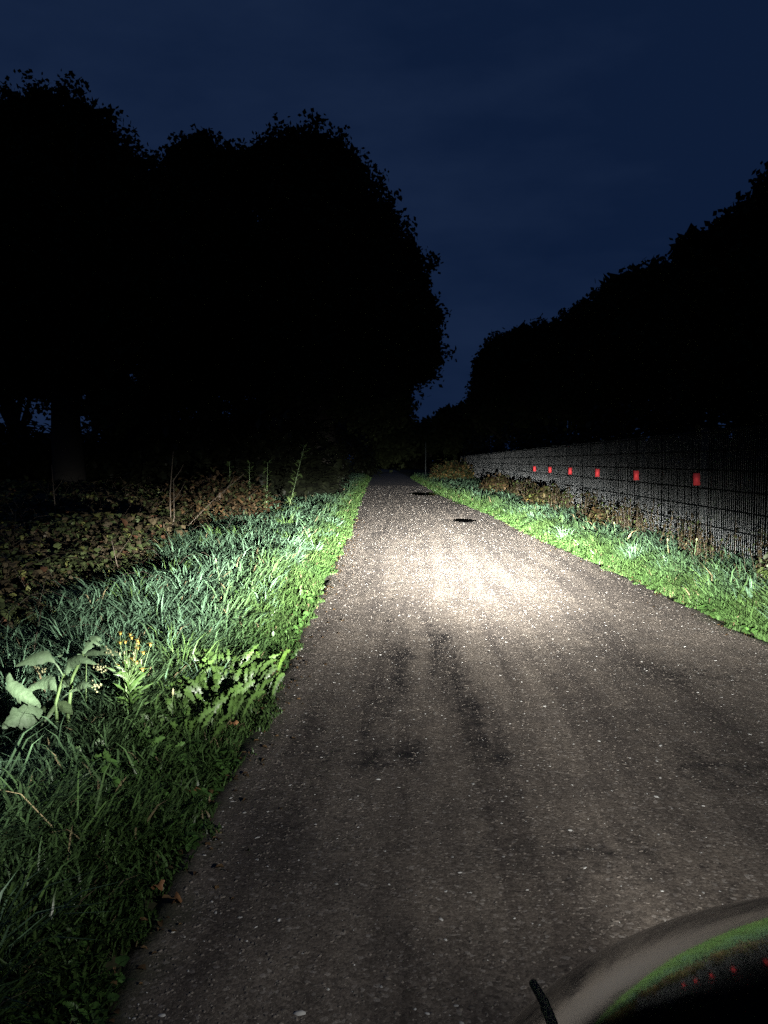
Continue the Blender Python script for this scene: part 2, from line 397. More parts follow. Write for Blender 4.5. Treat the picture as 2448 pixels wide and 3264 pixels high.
ry_ = np.concatenate([np.arange(-6, 1.2, .25), np.arange(1.2, 8, .03), np.arange(8, 20, .05), np.arange(20, 40, .12), np.arange(40, 166, 1.2)])
ru = np.linspace(0, 1, 100)
RY, RU = np.meshgrid(ry_, ru, indexing='ij')
fray = .05 * vnoise(RU * 0 + 1, RY, .35, 5, 3)
fray2 = .05 * vnoise(RU * 0 + 2, RY, .31, 8, 3)
L_, R_ = edge_l(RY) - .06 + fray, edge_r(RY) + .06 + fray2
RX = L_ + (R_ - L_) * RU
RZ = road_z(RX, RY)
eu = np.minimum(RX - L_, R_ - RX)
RZ = RZ - .03 * np.clip(1 - eu / .06, 0, 1)
damp = np.zeros_like(RX)
for px, py, rx, ry, w in [(-.22, 3.6, .045, 1.3, .42), (-.12, 4.4, .04, 1.2, .45), (.22, 4.3, .045, 1.4, .5), (.10, 5.0, .035, 1.6, .42), (.36, 3.3, .04, 1.0, .4), (-.32, 4.6, .03, 2.0, .3), (.75, 4.5, .04, 2.0, .25), (.95, 3.6, .05, 1.6, .25), (-.16, 3.18, .11, .17, .5), (-.02, 3.28, .09, .2, .5), (.34, 3.2, .07, .18, .55), (.28, 3.42, .05, .2, .6), (.27, 3.8, .06, .5, .6), (-.09, 4.6, .07, .9, .55), (-.09, 4.95, .13, .3, .6),
                          (.14, 5.2, .06, .8, .6), (.17, 5.5, .09, .25, .55), (.2, 4.4, .09, .8, .4), (-.38, 3.0, .1, .7, .32), (-.5, 3.6, .08, .9, .3), (1.15, 3.1, .35, .3, .38), (1.5, 4.6, .6, .35, .35), (-.2, 6.3, .05, 2.2, .35),
                          (-.45, 7.5, .05, 3.0, .3), (.02, 8.5, .05, 3., .22), (-.55, 14.5, .09, 5, .42), (-.55, 19.5, .1, 3, .4), (.62, 29.9, 1.3, .5, .7), (.9, 23, .7, .5, .55), (1.25, 16.6, .4, .3, .5), (.5, 2.4, .5, .25, .3), (1.0, 2.0, .4, .3, .35)]:
    damp = np.maximum(damp, w * np.exp(-((RX - px) / rx) ** 2 - ((RY - py) / ry) ** 2))
marg = np.clip(1 - (eu + .07 * vnoise(RX, RY, .08, 12) + .06 * vnoise(RX, RY, .4, 13)) / .17, 0, 1) ** 1.3
ni, nj = RX.shape
I = np.arange(ni * nj).reshape(ni, nj)
F = np.stack([I[:-1, :-1], I[:-1, 1:], I[1:, 1:], I[1:, :-1]], -1).reshape(-1, 4)
col = np.stack([damp, marg, marg * 0], -1).reshape(-1, 3)
M_road = road_material()
me = mesh_np('road', np.stack([RX, RY, RZ], -1).reshape(-1, 3), [F], col)
tag(link('road', me, M_road, smooth=True), 'narrow brownish chip-sealed track running away between grass verges', None, None, 'structure')

# standing water in the hollows
t = NT('puddle_water')
p = t.new('ShaderNodeBsdfPrincipled', Roughness=.02, IOR=1.33)
p.inputs['Base Color'].default_value = (.006, .006, .006, 1)
t.link(p.outputs['BSDF'], t.out.inputs['Surface'])
M_water = t.m
for k, (px, py, rx, ry, dp) in enumerate(PUDDLES):
    n = 48
    th = np.linspace(0, 2 * math.pi, n, endpoint=False)
    rr = 1 + .12 * np.sin(3 * th + k) + .08 * np.sin(5 * th + 2 * k)
    ox, oy = px + rx * 1.4 * rr * np.cos(th), py + ry * 1.4 * rr * np.sin(th)
    zc = float(road_z(np.array([px]), np.array([py]))[0]) + dp * 1.6 - .0055
    V = np.concatenate([[[px, py, zc]], np.stack([ox, oy, np.full(n, zc)], -1)])
    F = np.array([(0, 1 + i, 1 + (i + 1) % n) for i in range(n)])
    lab = ['small black puddle in the right wheel track', 'wide dark puddle across the far part of the track',
           'thin dark puddle just before the wide far one', 'thin dark puddle nearer than the wide far one'][k]
    tag(link('puddle', mesh_np('puddle', V, [F]), M_water), lab, None, None, 'structure')

# loose and embedded chippings
def stones(n, y0, y1, r0, r1, power, white, seed, margin=0.03, side=0):
    g = np.random.default_rng(seed)
    y = y0 + (y1 - y0) * g.random(n) ** power
    u = g.random(n)
    if side: u = np.abs((g.random(n) < .3) - .10 * g.random(n) ** 1.5)
    x = edge_l(y) + margin + (edge_r(y) - edge_l(y) - 2 * margin) * u
    r = r0 + (r1 - r0) * g.random(n) ** 2.2
    z = road_z(x, y) + r * (g.random(n) * .30 - (.42 if not (side or seed == 27) else .25))
    base = np.array([(1, 0, 0), (-.5, .87, 0), (-.5, -.87, 0), (.35, .6, .62), (-.75, 0, .6), (.35, -.6, .62), (0, 0, 1.0)])
    base = np.array([(math.cos(a), math.sin(a), 0) for a in np.linspace(0, 2 * math.pi, 6)[:-1]] + [(.6 * math.cos(a + .6), .6 * math.sin(a + .6), .62) for a in np.linspace(0, 2 * math.pi, 6)[:-1]])
    F3 = []; 
    for k in range(5):
        F3 += [(k, (k + 1) % 5, 5 + k), ((k + 1) % 5, 5 + (k + 1) % 5, 5 + k)]
    F3 = np.array(F3 + [(5, 6, 7), (5, 7, 8), (5, 8, 9)])
    jit = 1 + .35 * (g.random((n, 10, 3)) - .5)
    V = base[None] * jit
    an = g.random(n) * 2 * math.pi; el = 1 + g.random(n) * 1.1
    X = V[..., 0] * el[:, None]; Y = V[..., 1]
    Vx = X * np.cos(an)[:, None] - Y * np.sin(an)[:, None]; Vy = X * np.sin(an)[:, None] + Y * np.cos(an)[:, None]
    P = np.stack([x[:, None] + Vx * r[:, None], y[:, None] + Vy * r[:, None], z[:, None] + V[..., 2] * r[:, None] * .8], -1).reshape(-1, 3)
    FF = (F3[None] + (np.arange(n) * 10)[:, None, None]).reshape(-1, 3)
    v = g.random(n)
    c = np.stack([.075 + .12 * v, .066 + .102 * v, .056 + .086 * v], -1)
    wm = g.random(n) < white
    c[wm] = (np.array([[.5, .49, .46]]) * (.6 + .5 * g.random((wm.sum(), 1))))
    return P, [FF], np.repeat(c, 10, axis=0)
t = NT('stone_chip')
a = t.new('ShaderNodeVertexColor', layer_name='tint')
p = t.new('ShaderNodeBsdfPrincipled', Roughness=.6); p.inputs['Specular IOR Level'].default_value = .4
t.link(a.outputs['Color'], p.inputs['Base Color']); t.link(p.outputs['BSDF'], t.out.inputs['Surface'])
M_chip = t.m
V, F, C_ = join_parts([stones(26000, 1.2, 6, .0015, .0055, 1.0, .035, 21), stones(14000, 6, 18, .003, .008, 1.2, .05, 22), stones(260, 1.2, 9, .004, .009, 1.2, 1.0, 23),
                       stones(5000, 18, 40, .006, .014, 1.2, .05, 24), stones(3200, 1.2, 14, .0015, .0055, 1.2, .05, 25, side=1), stones(9000, 1.2, 5.5, .0015, .0048, 1.2, .035, 27)])
tag(link('gravel', mesh_np('gravel', V, F, C_), M_chip), 'pale stone chippings scattered over the track', None, None, 'stuff')

# ------------------------------------------------------------------ grass
def blades(x, y, h, w, head, lean, col, z=None):
    n = len(x)
    z = np.where((x > edge_l(y)) & (x < edge_r(y)), road_z(x, y) - .004, ground_h(x, y)) if z is None else z
    d = np.stack([np.cos(head), np.sin(head)], -1)
    tw = head + math.pi / 2 + rng.normal(0, .5, n)
    s = np.stack([np.cos(tw), np.sin(tw)], -1)
    V = np.zeros((n, 7, 3))
    for k, (t_, wf) in enumerate([(0, .8), (.4, 1.0), (.75, .7)]):
        off = lean * h * t_ ** 2
        zz = z + h * (t_ - .38 * lean * t_ ** 2.4)
        for j, sg in enumerate((-1, 1)):
            V[:, k * 2 + j, 0] = x + d[:, 0] * off + s[:, 0] * w * wf * .5 * sg
            V[:, k * 2 + j, 1] = y + d[:, 1] * off + s[:, 1] * w * wf * .5 * sg
            V[:, k * 2 + j, 2] = zz
    V[:, 6, 0] = x + d[:, 0] * lean * h; V[:, 6, 1] = y + d[:, 1] * lean * h
    V[:, 6, 2] = z + h * (1 - .42 * lean - .05)
    q = np.array([(0, 1, 3, 2), (2, 3, 5, 4)]); tr = np.array([(4, 5, 6)])
    o = (np.arange(n) * 7)[:, None, None]
    return V.reshape(-1, 3), [(q[None] + o).reshape(-1, 4), (tr[None] + o).reshape(-1, 3)], np.repeat(col, 7, axis=0)

C_lime = np.array([.056, .102, .030]); C_mid = np.array([.044, .096, .026]); C_glau = np.array([.070, .124, .074]); C_straw = np.array([.22, .18, .10])
def bramble_edge(y):  # where the left verge grass gives way
    return np.interp(y, [0, 3, 4.5, 6, 7.5, 10, 14, 20, 30, 45], [-2.2, -2.1, -2.15, -2.25, -2.3, -2.6, -3.2, -3.8, -4.6, -5.5])
def grass_patch(n, y0, y1, side, wk, seed, hk=1.0, power=1.0):
    g = np.random.default_rng(seed)
    y = y0 + (y1 - y0) * g.random(n) ** power
    if side == 'L':
        far = bramble_edge(y) - .35; e = edge_l(y)
        u = g.random(n) ** 1.15
        x = e + .1 - (e + .1 - far) * u; d = e - x
    else:
        e = edge_r(y); far = np.full(n, 3.45)
        u = g.random(n) ** 1.1
        x = e - .1 + (far - e + .1) * u; d = x - e
    # ragged margin
    keep = d > .0 + .08 * vnoise(x, y, .14, 31) + .06 * vnoise(x, y, .33, 32, 2)
    x, y, d = x[keep], y[keep], d[keep]; n = len(x)
    tuss = vnoise(x, y, .38, 33, 2)
    k = np.clip(d / .55, 0, 1)
    if side == 'R': k = np.clip(d / .4, 0, 1) * 1.15
    h = (.022 + .035 * np.clip(d / .12 + .5, 0, 1) + k * (.20 + .12 * tuss)) * (.55 + .8 * g.random(n)) * hk
    tall = g.random(n) < .05 * k
    h = np.where(tall, h * 1.5, h)
    h = np.clip(h, .02, .5)
    if side == 'L': h = h * (1 - .5 * np.exp(-((x + .95) / .25) ** 2 - ((y - 3.95) / .7) ** 2))
    if side == 'L': h = h * (1 - .72 * np.exp(-((x + 1.62) / .38) ** 2 - ((y - 3.15) / .55) ** 2))
    w = (.0042 + .0042 * g.random(n) + .0025 * k) * wk
    cell = vnoise(x, y, .25, 34); hd = cell * 5 + g.normal(0, .9, n)
    hd = np.where(g.random(n) < .45, (-1.1 if side == 'L' else -2.3) + g.normal(0, .7, n), hd)
    lean = np.clip(.35 + .35 * g.random(n) + .25 * k * g.random(n) + .15 * tuss, .05, 1.15)
    patch = np.clip(.5 + 1.1 * vnoise(x, y, .5, 35, 2), 0, 1)
    kk = np.clip((d - .22) / .5 + (patch - .5) * .6, 0, 1)[:, None]
    c = (C_lime * (1 - kk) + C_glau * kk) * (1 - .55 * patch[:, None] * (1 - kk)) + C_mid * .55 * patch[:, None] * (1 - kk)
    c = c * (.55 + .7 * g.random((n, 1)))
    st = g.random(n) < .022
    c[st] = C_straw * (.5 + .7 * g.random((st.sum(), 1)))
    return blades(x, y, h, w, hd, lean, c)

parts = [grass_patch(52000, 1.1, 5.0, 'L', 1.0, 41), grass_patch(46000, 5, 11, 'L', 1.35, 42), grass_patch(38000, 11, 24, 'L', 2.2, 43, 1.1), grass_patch(20000, 24, 60, 'L', 4, 44, 1.2)]
V, F, C_ = join_parts(parts)
tag(link('verge_grass', mesh_np('verge_grass', V, F, C_), M_grass), 'wet tussocky grass along the left side of the track', None, None, 'stuff')
parts = [grass_patch(34000, 3.2, 10, 'R', 1.25, 45), grass_patch(32000, 10, 22, 'R', 2.0, 46), grass_patch(16000, 22, 60, 'R', 3.6, 47, 1.1), grass_patch(5000, -1, 3.2, 'R', 1.3, 48)]
V, F, C_ = join_parts(parts)
tag(link('verge_grass', mesh_np('verge_grass', V, F, C_), M_grass), 'green grass strip between the track and the wire fence', None, None, 'stuff')

# coarse arching tussocks standing above the sward
def tussocks(centres, seed):
    g = np.random.default_rng(seed); P = []
    for cx, cy, n, H in centres:
        a = g.random(n) * 2 * math.pi; r = np.abs(g.normal(0, .045, n))
        x = cx + r * np.cos(a); y = cy + r * np.sin(a)
        h = H * (.6 + .5 * g.random(n)); hd = a + g.normal(0, .4, n)
        lean = np.clip(.3 + .7 * g.random(n), 0, 1.15)
        dist = max(1.0, cy / 5)
        w = (.006 + .004 * g.random(n)) * min(dist, 2.2)
        c = (C_glau * 1.25 if g.random() < .75 else C_lime * 1.1) * (.6 + .7 * g.random((n, 1)))
        P.append(blades(x, y, h, w, hd, lean, c))
    return join_parts(P)
g = np.random.default_rng(5)
cs = []
for k in range(230):
    y = 1.3 + 17 * g.random() ** 1.3; d = .28 + 1.35 * g.random()
    x = float(edge_l(y)) - d
    if x > float(bramble_edge(y)) - .1 and (x + 1.6) ** 2 + ((y - 3.1) * .7) ** 2 > .2: cs.append((x, y, int(40 + 45 * g.random()), .24 + .24 * g.random() * min(1, d)))
for k in range(110):
    y = 4.5 + 16 * g.random(); x = float(edge_r(y)) + .2 + (2.95 - float(edge_r(y))) * g.random()
    if x < 3.02: cs.append((x, y, int(35 + 30 * g.random()), .2 + .18 * g.random()))
V, F, C_ = tussocks(cs, 6)
tag(link('coarse_grass', mesh_np('coarse_grass', V, F, C_), M_grass), 'taller arching grass tussocks rising from both verges', None, None, 'stuff')

# ------------------------------------------------------------------ leaves scattered as ground cover
def leaves(x, y, z, L, W, az, tilt, col, fold=.25, curl=.25):
    """6-vertex folded leaf: base, two shoulders, tip, midrib points"""
    n = len(x)
    base = np.array([(0, 0), (.32, .5), (.72, .38), (1, 0), (.72, -.38), (.32, -.5), (.36, 0), (.7, 0)])
    V = np.zeros((n, 8, 3))
    u = base[:, 0][None] * L[:, None]; v = base[:, 1][None] * W[:, None]
    up = np.abs(v) * fold * 2 - curl * (base[:, 0][None] ** 2) * L[:, None] * .6
    ct, st = np.cos(tilt)[:, None], np.sin(tilt)[:, None]
    fx = u * ct - up * st; fz = u * st + up * ct
    ca, sa = np.cos(az)[:, None], np.sin(az)[:, None]
    V[..., 0] = x[:, None] + fx * ca - v * sa; V[..., 1] = y[:, None] + fx * sa + v * ca; V[..., 2] = z[:, None] + fz
    T = np.array([(0, 6, 1), (3, 2, 7), (0, 5, 6), (3, 7, 4)]); Q = np.array([(1, 6, 7, 2), (5, 4, 7, 6)])
    o = (np.arange(n) * 8)[:, None, None]
    return V.reshape(-1, 3), [(T[None] + o).reshape(-1, 3), (Q[None] + o).reshape(-1, 4)], np.repeat(col, 8, axis=0)

def bramble_h(x, y):
    d = np.clip(bramble_edge(y) + .15 - x, 0, 8)
    return np.clip(d / .8, 0, 1) * (.36 + .20 * vnoise(x, y, .9, 51, 2) + .14 * vnoise(x, y, 2.6, 52)) + .04 * np.clip(d - 1, 0, 5)
def bramble_patch(n, y0, y1, Lk, seed, wide=5.5, power=1.0):
    g = np.random.default_rng(seed)
    y = y0 + (y1 - y0) * g.random(n) ** power
    x = bramble_edge(y) + .1 - wide * g.random(n) ** 1.4
    H = bramble_h(x, y)
    z = ground_h(x, y) + H * (1 - .55 * g.random(n) ** 2) + .02
    L = (.045 + .05 * g.random(n)) * Lk; W = L * (.6 + .35 * g.random(n))
    tone = vnoise(x, y, .8, 53, 2)
    c = np.where((tone + g.normal(0, .45, n) > .1)[:, None], np.array([[.056, .044, .024]]), np.array([[.046, .060, .022]]))
    yl = g.random(n) < .08; c[yl] = (.14, .15, .045)
    rd = g.random(n) < .035; c[rd] = (.08, .04, .022)
    c = c * (.5 + .8 * g.random((n, 1)))
    return leaves(x, y, z, L, W, -1.57 + g.normal(0, 1.1, n), g.normal(-.15, .5, n), c)
V, F, C_ = join_parts([bramble_patch(17000, 3.2, 9, 1.0, 61), bramble_patch(22000, 9, 20, 1.35, 62, 8), bramble_patch(9000, 20, 34, 2.0, 63, 10), bramble_patch(2500, 1.0, 3.2, 1.0, 64, 3)])
tag(link('brambles', mesh_np('brambles', V, F, C_), M_bramble), 'brown and olive bramble thicket left of the grass verge', None, None, 'stuff')

# bramble canes and dead stems
def canes(n, y0, y1, seed):
    g = np.random.default_rng(seed); P = []
    for k in range(n):
        y = y0 + (y1 - y0) * g.random(); x = float(bramble_edge(y)) + .2 - 4.2 * g.random() ** 1.3
        a = g.random() * 6.28; Ln = .3 + .6 * g.random(); H = .18 + .45 * g.random()
        z0 = float(ground_h(x, y)) + float(bramble_h(x, y)) * .5
        pts = [(x + math.cos(a) * Ln * s, y + math.sin(a) * Ln * s, z0 + H * math.sin(2.4 * s)) for s in (0, .25, .5, .75, 1)]
        r = .0018 * max(1, y / 9)
        V, F = tube(pts, [r, r, r * .9, r * .8, r * .5], 3)
        c = np.array([.06, .045, .03]) * (.4 + .9 * g.random())
        P.append((V, [F], np.tile(c, (len(V), 1))))
    return join_parts(P)
V, F, C_ = canes(170, 3.5, 20, 66)
tag(link('bramble_canes', mesh_np('bramble_canes', V, F, C_), M_bramble), 'thin brown canes arching out of the bramble thicket', None, None, 'stuff')

# low broad-leaved weeds in the sward (clover, plantain): too many to count
def weeds(n, y0, y1, side, seed, dmax=.9, Lk=1.0):
    g = np.random.default_rng(seed)
    y = y0 + (y1 - y0) * g.random(n)
    d = .02 + dmax * g.random(n) ** 1.2
    x = edge_l(y) - d if side == 'L' else edge_r(y) + d
    keep = vnoise(x, y, .33, 71 if side == 'L' else 72, 2) > .18
    x, y, d = x[keep], y[keep], d[keep]; n = len(x)
    z = ground_h(x, y) + .02 + .10 * g.random(n) * np.clip(d / .4, .2, 1.2)
    L = (.022 + .03 * g.random(n)) * Lk; W = L * (.55 + .4 * g.random(n))
    c = np.array([[.05, .11, .026]]) * (.55 + .8 * g.random((n, 1)))
    return leaves(x, y, z, L, W, -1.57 + g.normal(0, 1.4, n), g.normal(.2, .5, n), c, .2, .2)
V, F, C_ = join_parts([weeds(9000, 1.3, 6, 'L', 73), weeds(12000, 6, 16, 'L', 74, .8, 1.4), weeds(9000, 4, 12, 'R', 75, .9, 1.4), weeds(7000, 12, 24, 'R', 76, 1.1, 1.9)])
tag(link('verge_weeds', mesh_np('verge_weeds', V, F, C_), M_leaf), 'low broad-leaved weeds growing among the verge grass', None, None, 'stuff')

# withered weeds in front of the fence
def dry_weeds(seed):
    g = np.random.default_rng(seed); P = []
    for k in range(620):
        y = 4.5 + 19 * g.random() ** .9
        x = 2.72 + .36 * g.random() - .1 * (y > 15)
        if vnoise(np.array([x]), np.array([y]), .8, 81)[0] < -.25: continue
        z = float(ground_h(x, y)); H = .28 + .40 * g.random(); r = .0022 * max(1, y / 6); a = g.random() * 6.28; ln = .12 * g.random()
        pts = [(x + math.cos(a) * ln * s * s, y + math.sin(a) * ln * s * s, z + H * s) for s in (0, .35, .7, 1)]
        V, F = tube(pts, [r, r, r * .8, r * .5], 3)
        c = np.array([.052, .038, .02]) * (.4 + .8 * g.random())
        P.append((V, [F], np.tile(c, (len(V), 1))))
        m = 14; s = .25 + .75 * g.random(m)
        lx = x + math.cos(a) * ln * s * s; ly = y + math.sin(a) * ln * s * s; lz = z + H * s
        L = (.02 + .035 * g.random(m)) * max(1, y / 9)
        cc = np.array([[.046, .034, .016]]) * (.35 + .8 * g.random((m, 1)))
        gr = g.random(m) < .3; cc[gr] = np.array([.045, .065, .02])
        P.append(leaves(lx, ly, lz, L, L * .45, g.random(m) * 6.28, g.normal(.3, .5, m), cc, .3, .5))
    return join_parts(P)
V, F, C_ = dry_weeds(82)
tag(link('withered_weeds', mesh_np('withered_weeds', V, F, C_), M_bramble), 'withered brown weeds crowding the foot of the wire fence', None, None, 'stuff')

# ------------------------------------------------------------------ single plants
def strip_leaf(pts, width, col, n=7, tooth=0.0, fold=.18, wf=None, face=None):
    """a leaf blade swept along a midrib; returns V, [F], C"""
    P = [Vector(p) for p in pts]
    def cr(t_):
        s = t_ * (len(P) - 1); i = min(int(s), len(P) - 2); f = s - i
        p0, p1, p2, p3 = P[max(i - 1, 0)], P[i], P[i + 1], P[min(i + 2, len(P) - 1)]
        return .5 * ((2 * p1) + (-p0 + p2) * f + (2 * p0 - 5 * p1 + 4 * p2 - p3) * f * f + (-p0 + 3 * p1 - 3 * p2 + p3) * f ** 3)
    V, F = [], []
    for k in range(n + 1):
        t_ = k / n; c = cr(t_); tg = (cr(min(1, t_ + .04)) - cr(max(0, t_ - .04))).normalized()
        fc = Vector(face) if face else Vector((0.25, -1, .55))
        side = tg.cross(fc); side = side.normalized() if side.length > 1e-4 else Vector((1, 0, 0))
        up = side.cross(tg).normalized()
        prof = (math.sin(math.pi * min(1, t_ * .93 + .05) ** .85)) ** .75 if wf is None else wf(t_)
        prof *= 1 + .13 * math.sin(k * 2.3 + width * 900)
        if tooth: prof *= 1 - tooth * (k % 2)
        w = max(width * .5 * prof, .0008)
        V += [c - side * w - up * fold * w, c, c + side * w - up * fold * w * .8]
    for k in range(n):
        a = k * 3
        F += [(a, a + 1, a + 4, a + 3), (a + 1, a + 2, a + 5, a + 4)]
    V = np.array([tuple(v) for v in V])
    V += rng.normal(0, width * .018, V.shape)
    CC = np.tile(np.array(col, dtype=float), (len(V), 1)); CC[1::3] *= 1.35; CC[0::3] *= .82 + .3 * rng.random((n + 1, 1)); CC[2::3] *= .82 + .3 * rng.random((n + 1, 1))
    return V, [np.array(F)], CC

def part_np(name, data, mat, parent, smooth=True):
    V, F, C_ = data
    return link(name, mesh_np(name, V, F, C_), mat, parent, smooth)
def part_tube(name, pts, rad, mat, parent, seg=7):
    V, F = tube(pts, rad, seg)
    return link(name, mesh_np(name, V, [F]), mat, parent, True)

M_paleLeaf = leafy('downy_leaf', rough=.6, spec=.25, trans=.2, vein=.9)
t = NT('yellow_petal')
p = t.new('ShaderNodeBsdfPrincipled', Roughness=.6); p.inputs['Base Color'].default_value = (.36, .24, .035, 1)
t.link(p.outputs['BSDF'], t.out.inputs['Surface']); M_petal = t.m
M_bud = simple('pale_bud', (.15, .15, .075), rough=.6, vary=.2)

pl = empty('broadleaf_plant', (-1.38, 3.3, 0))
tag(pl, 'tall pale plant with large downy leaves and drooping bud clusters at the left edge', 'plant')
for pts in COMFREY_STEMS:
    q = [tuple(p_) for p_ in pts]
    q = [(q[0][0] + .0, q[0][1], 0.0)] + q
    part_tube('stem', q, [.008, .008, .0075, .007, .006, .005][:len(q)], M_stem, pl)
def BLD(t_):
    return (math.sin(math.pi * min(1, t_ * .985 + .01) ** .8)) ** 1.05 * (1 + .10 * math.sin(t_ * 23) + .06 * math.sin(t_ * 41 + 1))
def PET(t_):
    return .10 if t_ < .3 else max(.03, math.sin(math.pi * ((t_ - .3) / .7) ** .8) ** 1.0 * (1 + .12 * math.sin(t_ * 27)))
for k, (pts, w) in enumerate(COMFREY_LEAVES):
    c = np.array([.092, .142, .076]) * (.9 + .2 * rng.random()) if k not in (10, 11, 12) else np.array([.035, .055, .024])
    if k in (9, 6): c = c * .5
    part_np('leaf', strip_leaf(pts, w * 1.25, c, n=18, fold=.55, wf=(PET if k in (0, 4) else BLD)), M_paleLeaf, pl)
for pt in COMFREY_FLOWERS:
    P = []
    for j in range(16):
        o = Vector(pt) + Vector(rng.normal(0, .009, 3)) + Vector((.0025 * j - .018, 0, -.0012 * j))
        r_ = .0028 + .0016 * rng.random()
        V, F = tube([o, o + Vector((.0005, 0, -r_ * .6)), o + Vector((.001, 0, -r_ * 1.5)), o + Vector((.001, 0, -r_ * 2.1))], [r_ * .3, r_, r_ * .9, r_ * .2], 6)
        P.append((V, [F], np.ones((len(V), 3))))
    part_np('bud_cluster', join_parts(P), M_bud, pl)

def daisy(o, r, g):
    """small composite flower: cup, disc and a ring of petals"""
    P = []
    V, F = tube([o, o + Vector((0, 0, r * .9)), o + Vector((0, 0, r * 1.1))], [r * .35, r * .6, r * .1], 7)
    P.append((V, [F], np.ones((len(V), 3))))
    for k in range(11):
        a = k * 2 * math.pi / 11 + g.random() * .3
        d = Vector((math.cos(a), math.sin(a), .15)); s = Vector((-math.sin(a), math.cos(a), 0)) * r * .26
        c = o + Vector((0, 0, r * .95))
        V = np.array([tuple(c + d * r * .4 - s * .6), tuple(c + d * r * .4 + s * .6), tuple(c + d * r * 1.5 + s), tuple(c + d * r * 1.5 - s)])
        P.append((V, [np.array([(0, 1, 2, 3)])], np.ones((4, 3))))
    return join_parts(P)
rg = empty('ragwort', (-1.2, 3.45, 0))
tag(rg, 'yellow-flowered bushy weed on a thick pale stem, beside the downy broadleaf plant', 'plant')
base = Vector(RAG_STEM[1]); mid = Vector(RAG_STEM[2]); top = Vector(RAG_STEM[3])
part_tube('stem', [(base.x + .01, 3.45, 0), tuple(base), tuple(mid)], [.0065, .006, .005], M_stem, rg)
g = np.random.default_rng(91)
for k, pt in enumerate(RAG_HEADS[:-1]):
    hpt = Vector(pt) + Vector((0, float(g.normal(0, .035)), 0))
    s0 = mid.lerp(top, g.random() * .8); m1 = s0.lerp(hpt, .5) + Vector((g.normal(0, .01), g.normal(0, .01), -.005))
    part_tube('branch', [tuple(s0), tuple(m1), tuple(hpt)], [.003, .0024, .0018], M_stem, rg, 5)
    part_np('flower_head', daisy(hpt, .0075 + .003 * g.random(), g), M_petal, rg, False)
for k in range(26):
    s0 = mid.lerp(top, g.random()); e = s0 + Vector((g.normal(0, .035), g.normal(0, .03), .05 + .07 * g.random()))
    part_tube('branch', [tuple(s0), tuple(s0.lerp(e, .5) + Vector((g.normal(0, .006), 0, 0))), tuple(e)], [.0018, .0015, .001], M_stem, rg, 4)
    if k % 2: part_tube('bud', [tuple(e), tuple(e + Vector((0, 0, .006))), tuple(e + Vector((0, 0, .012)))], [.002, .004, .002], M_bud, rg, 6)
for k in range(44):
    s0 = Vector(base).lerp(top, .25 + .75 * g.random()); a = g.random() * 6.28; Ln = .05 + .05 * g.random()
    e = s0 + Vector((math.cos(a) * Ln, math.sin(a) * Ln, Ln * (.3 + .8 * g.random())))
    part_np('leaf', strip_leaf([s0, s0.lerp(e, .5) + Vector((0, 0, .01)), e], .013, (.035, .07, .016), n=6, tooth=.45), M_leaf, rg)
# one single flower a little further left
rg2 = empty('ragwort', tuple(Vector((RAG_HEADS[-1][0], 3.45, 0))))
tag(rg2, 'single small yellow flower on a thin stem behind the downy leaves', 'flower')
hp = Vector(RAG_HEADS[-1])
part_tube('stem', [(hp.x - .02, 3.47, 0), (hp.x - .01, 3.46, hp.z * .6), tuple(hp)], [.0025, .002, .0015], M_stem, rg2, 5)
part_np('flower_head', daisy(hp, .008, g), M_petal, rg2, False)

# rosettes of toothed upright leaves at the near road edge
def rosette(x, y, n, Ln, label, seed, col=(.045, .085, .020)):
    g = np.random.default_rng(seed)
    o = empty('toothed_weed', (x, y, 0)); tag(o, label, 'weed', 'toothed weeds in the left verge')
    z0 = float(ground_h(x, y))
    for k in range(n):
        a = k * 2.4 + g.normal(0, .3); r = .02 + .13 * g.random(); l = Ln * (.6 + .5 * g.random())
        b = Vector((x + r * math.cos(a), y + r * math.sin(a), z0))
        out = Vector((math.cos(a), math.sin(a), 0)) * l * (.25 + .35 * g.random())
        pts = [b, b + out * .35 + Vector((0, 0, l * .45)), b + out * .8 + Vector((0, 0, l * .8)), b + out * 1.35 + Vector((0, 0, l * .92))]
        part_np('leaf', strip_leaf(pts, .026 + .018 * g.random(), np.array(col) * (.6 + .7 * g.random()), n=17, tooth=.55,
                wf=lambda t_: (.25 + .75 * t_) * (1 if t_ < .85 else (1.02 - t_) * 5)), M_leaf, o)
rosette(-.98, 4.25, 38, .20, 'large lobed-leaf weed nearest the pale ragged patch of tall grass', 1)
rosette(-.93, 3.75, 40, .18, 'dense toothed-leaf weed at the middle of the near grass edge', 2)
rosette(-1.14, 3.95, 34, .18, 'toothed-leaf weed between the yellow flowers and the denser weed', 3)
rosette(-.86, 4.6, 10, .12, 'small lobed weed touching the track margin behind the larger ones', 4, (.09, .17, .03))
rosette(-.86, 4.05, 30, .16, 'toothed-leaf weed spreading between the larger lobed weed and the track', 7)
rosette(-.98, 3.42, 30, .16, 'toothed-leaf weed at the dim lower end of the weedy patch', 8)
rosette(-1.1, 3.1, 16, .13, 'dim toothed-leaf weed in the dark near grass', 5, (.06, .12, .03))
rosette(-2.35, 7.0, 12, .22, 'bright green leafy weed where grass meets the brambles', 6, (.08, .17, .03))

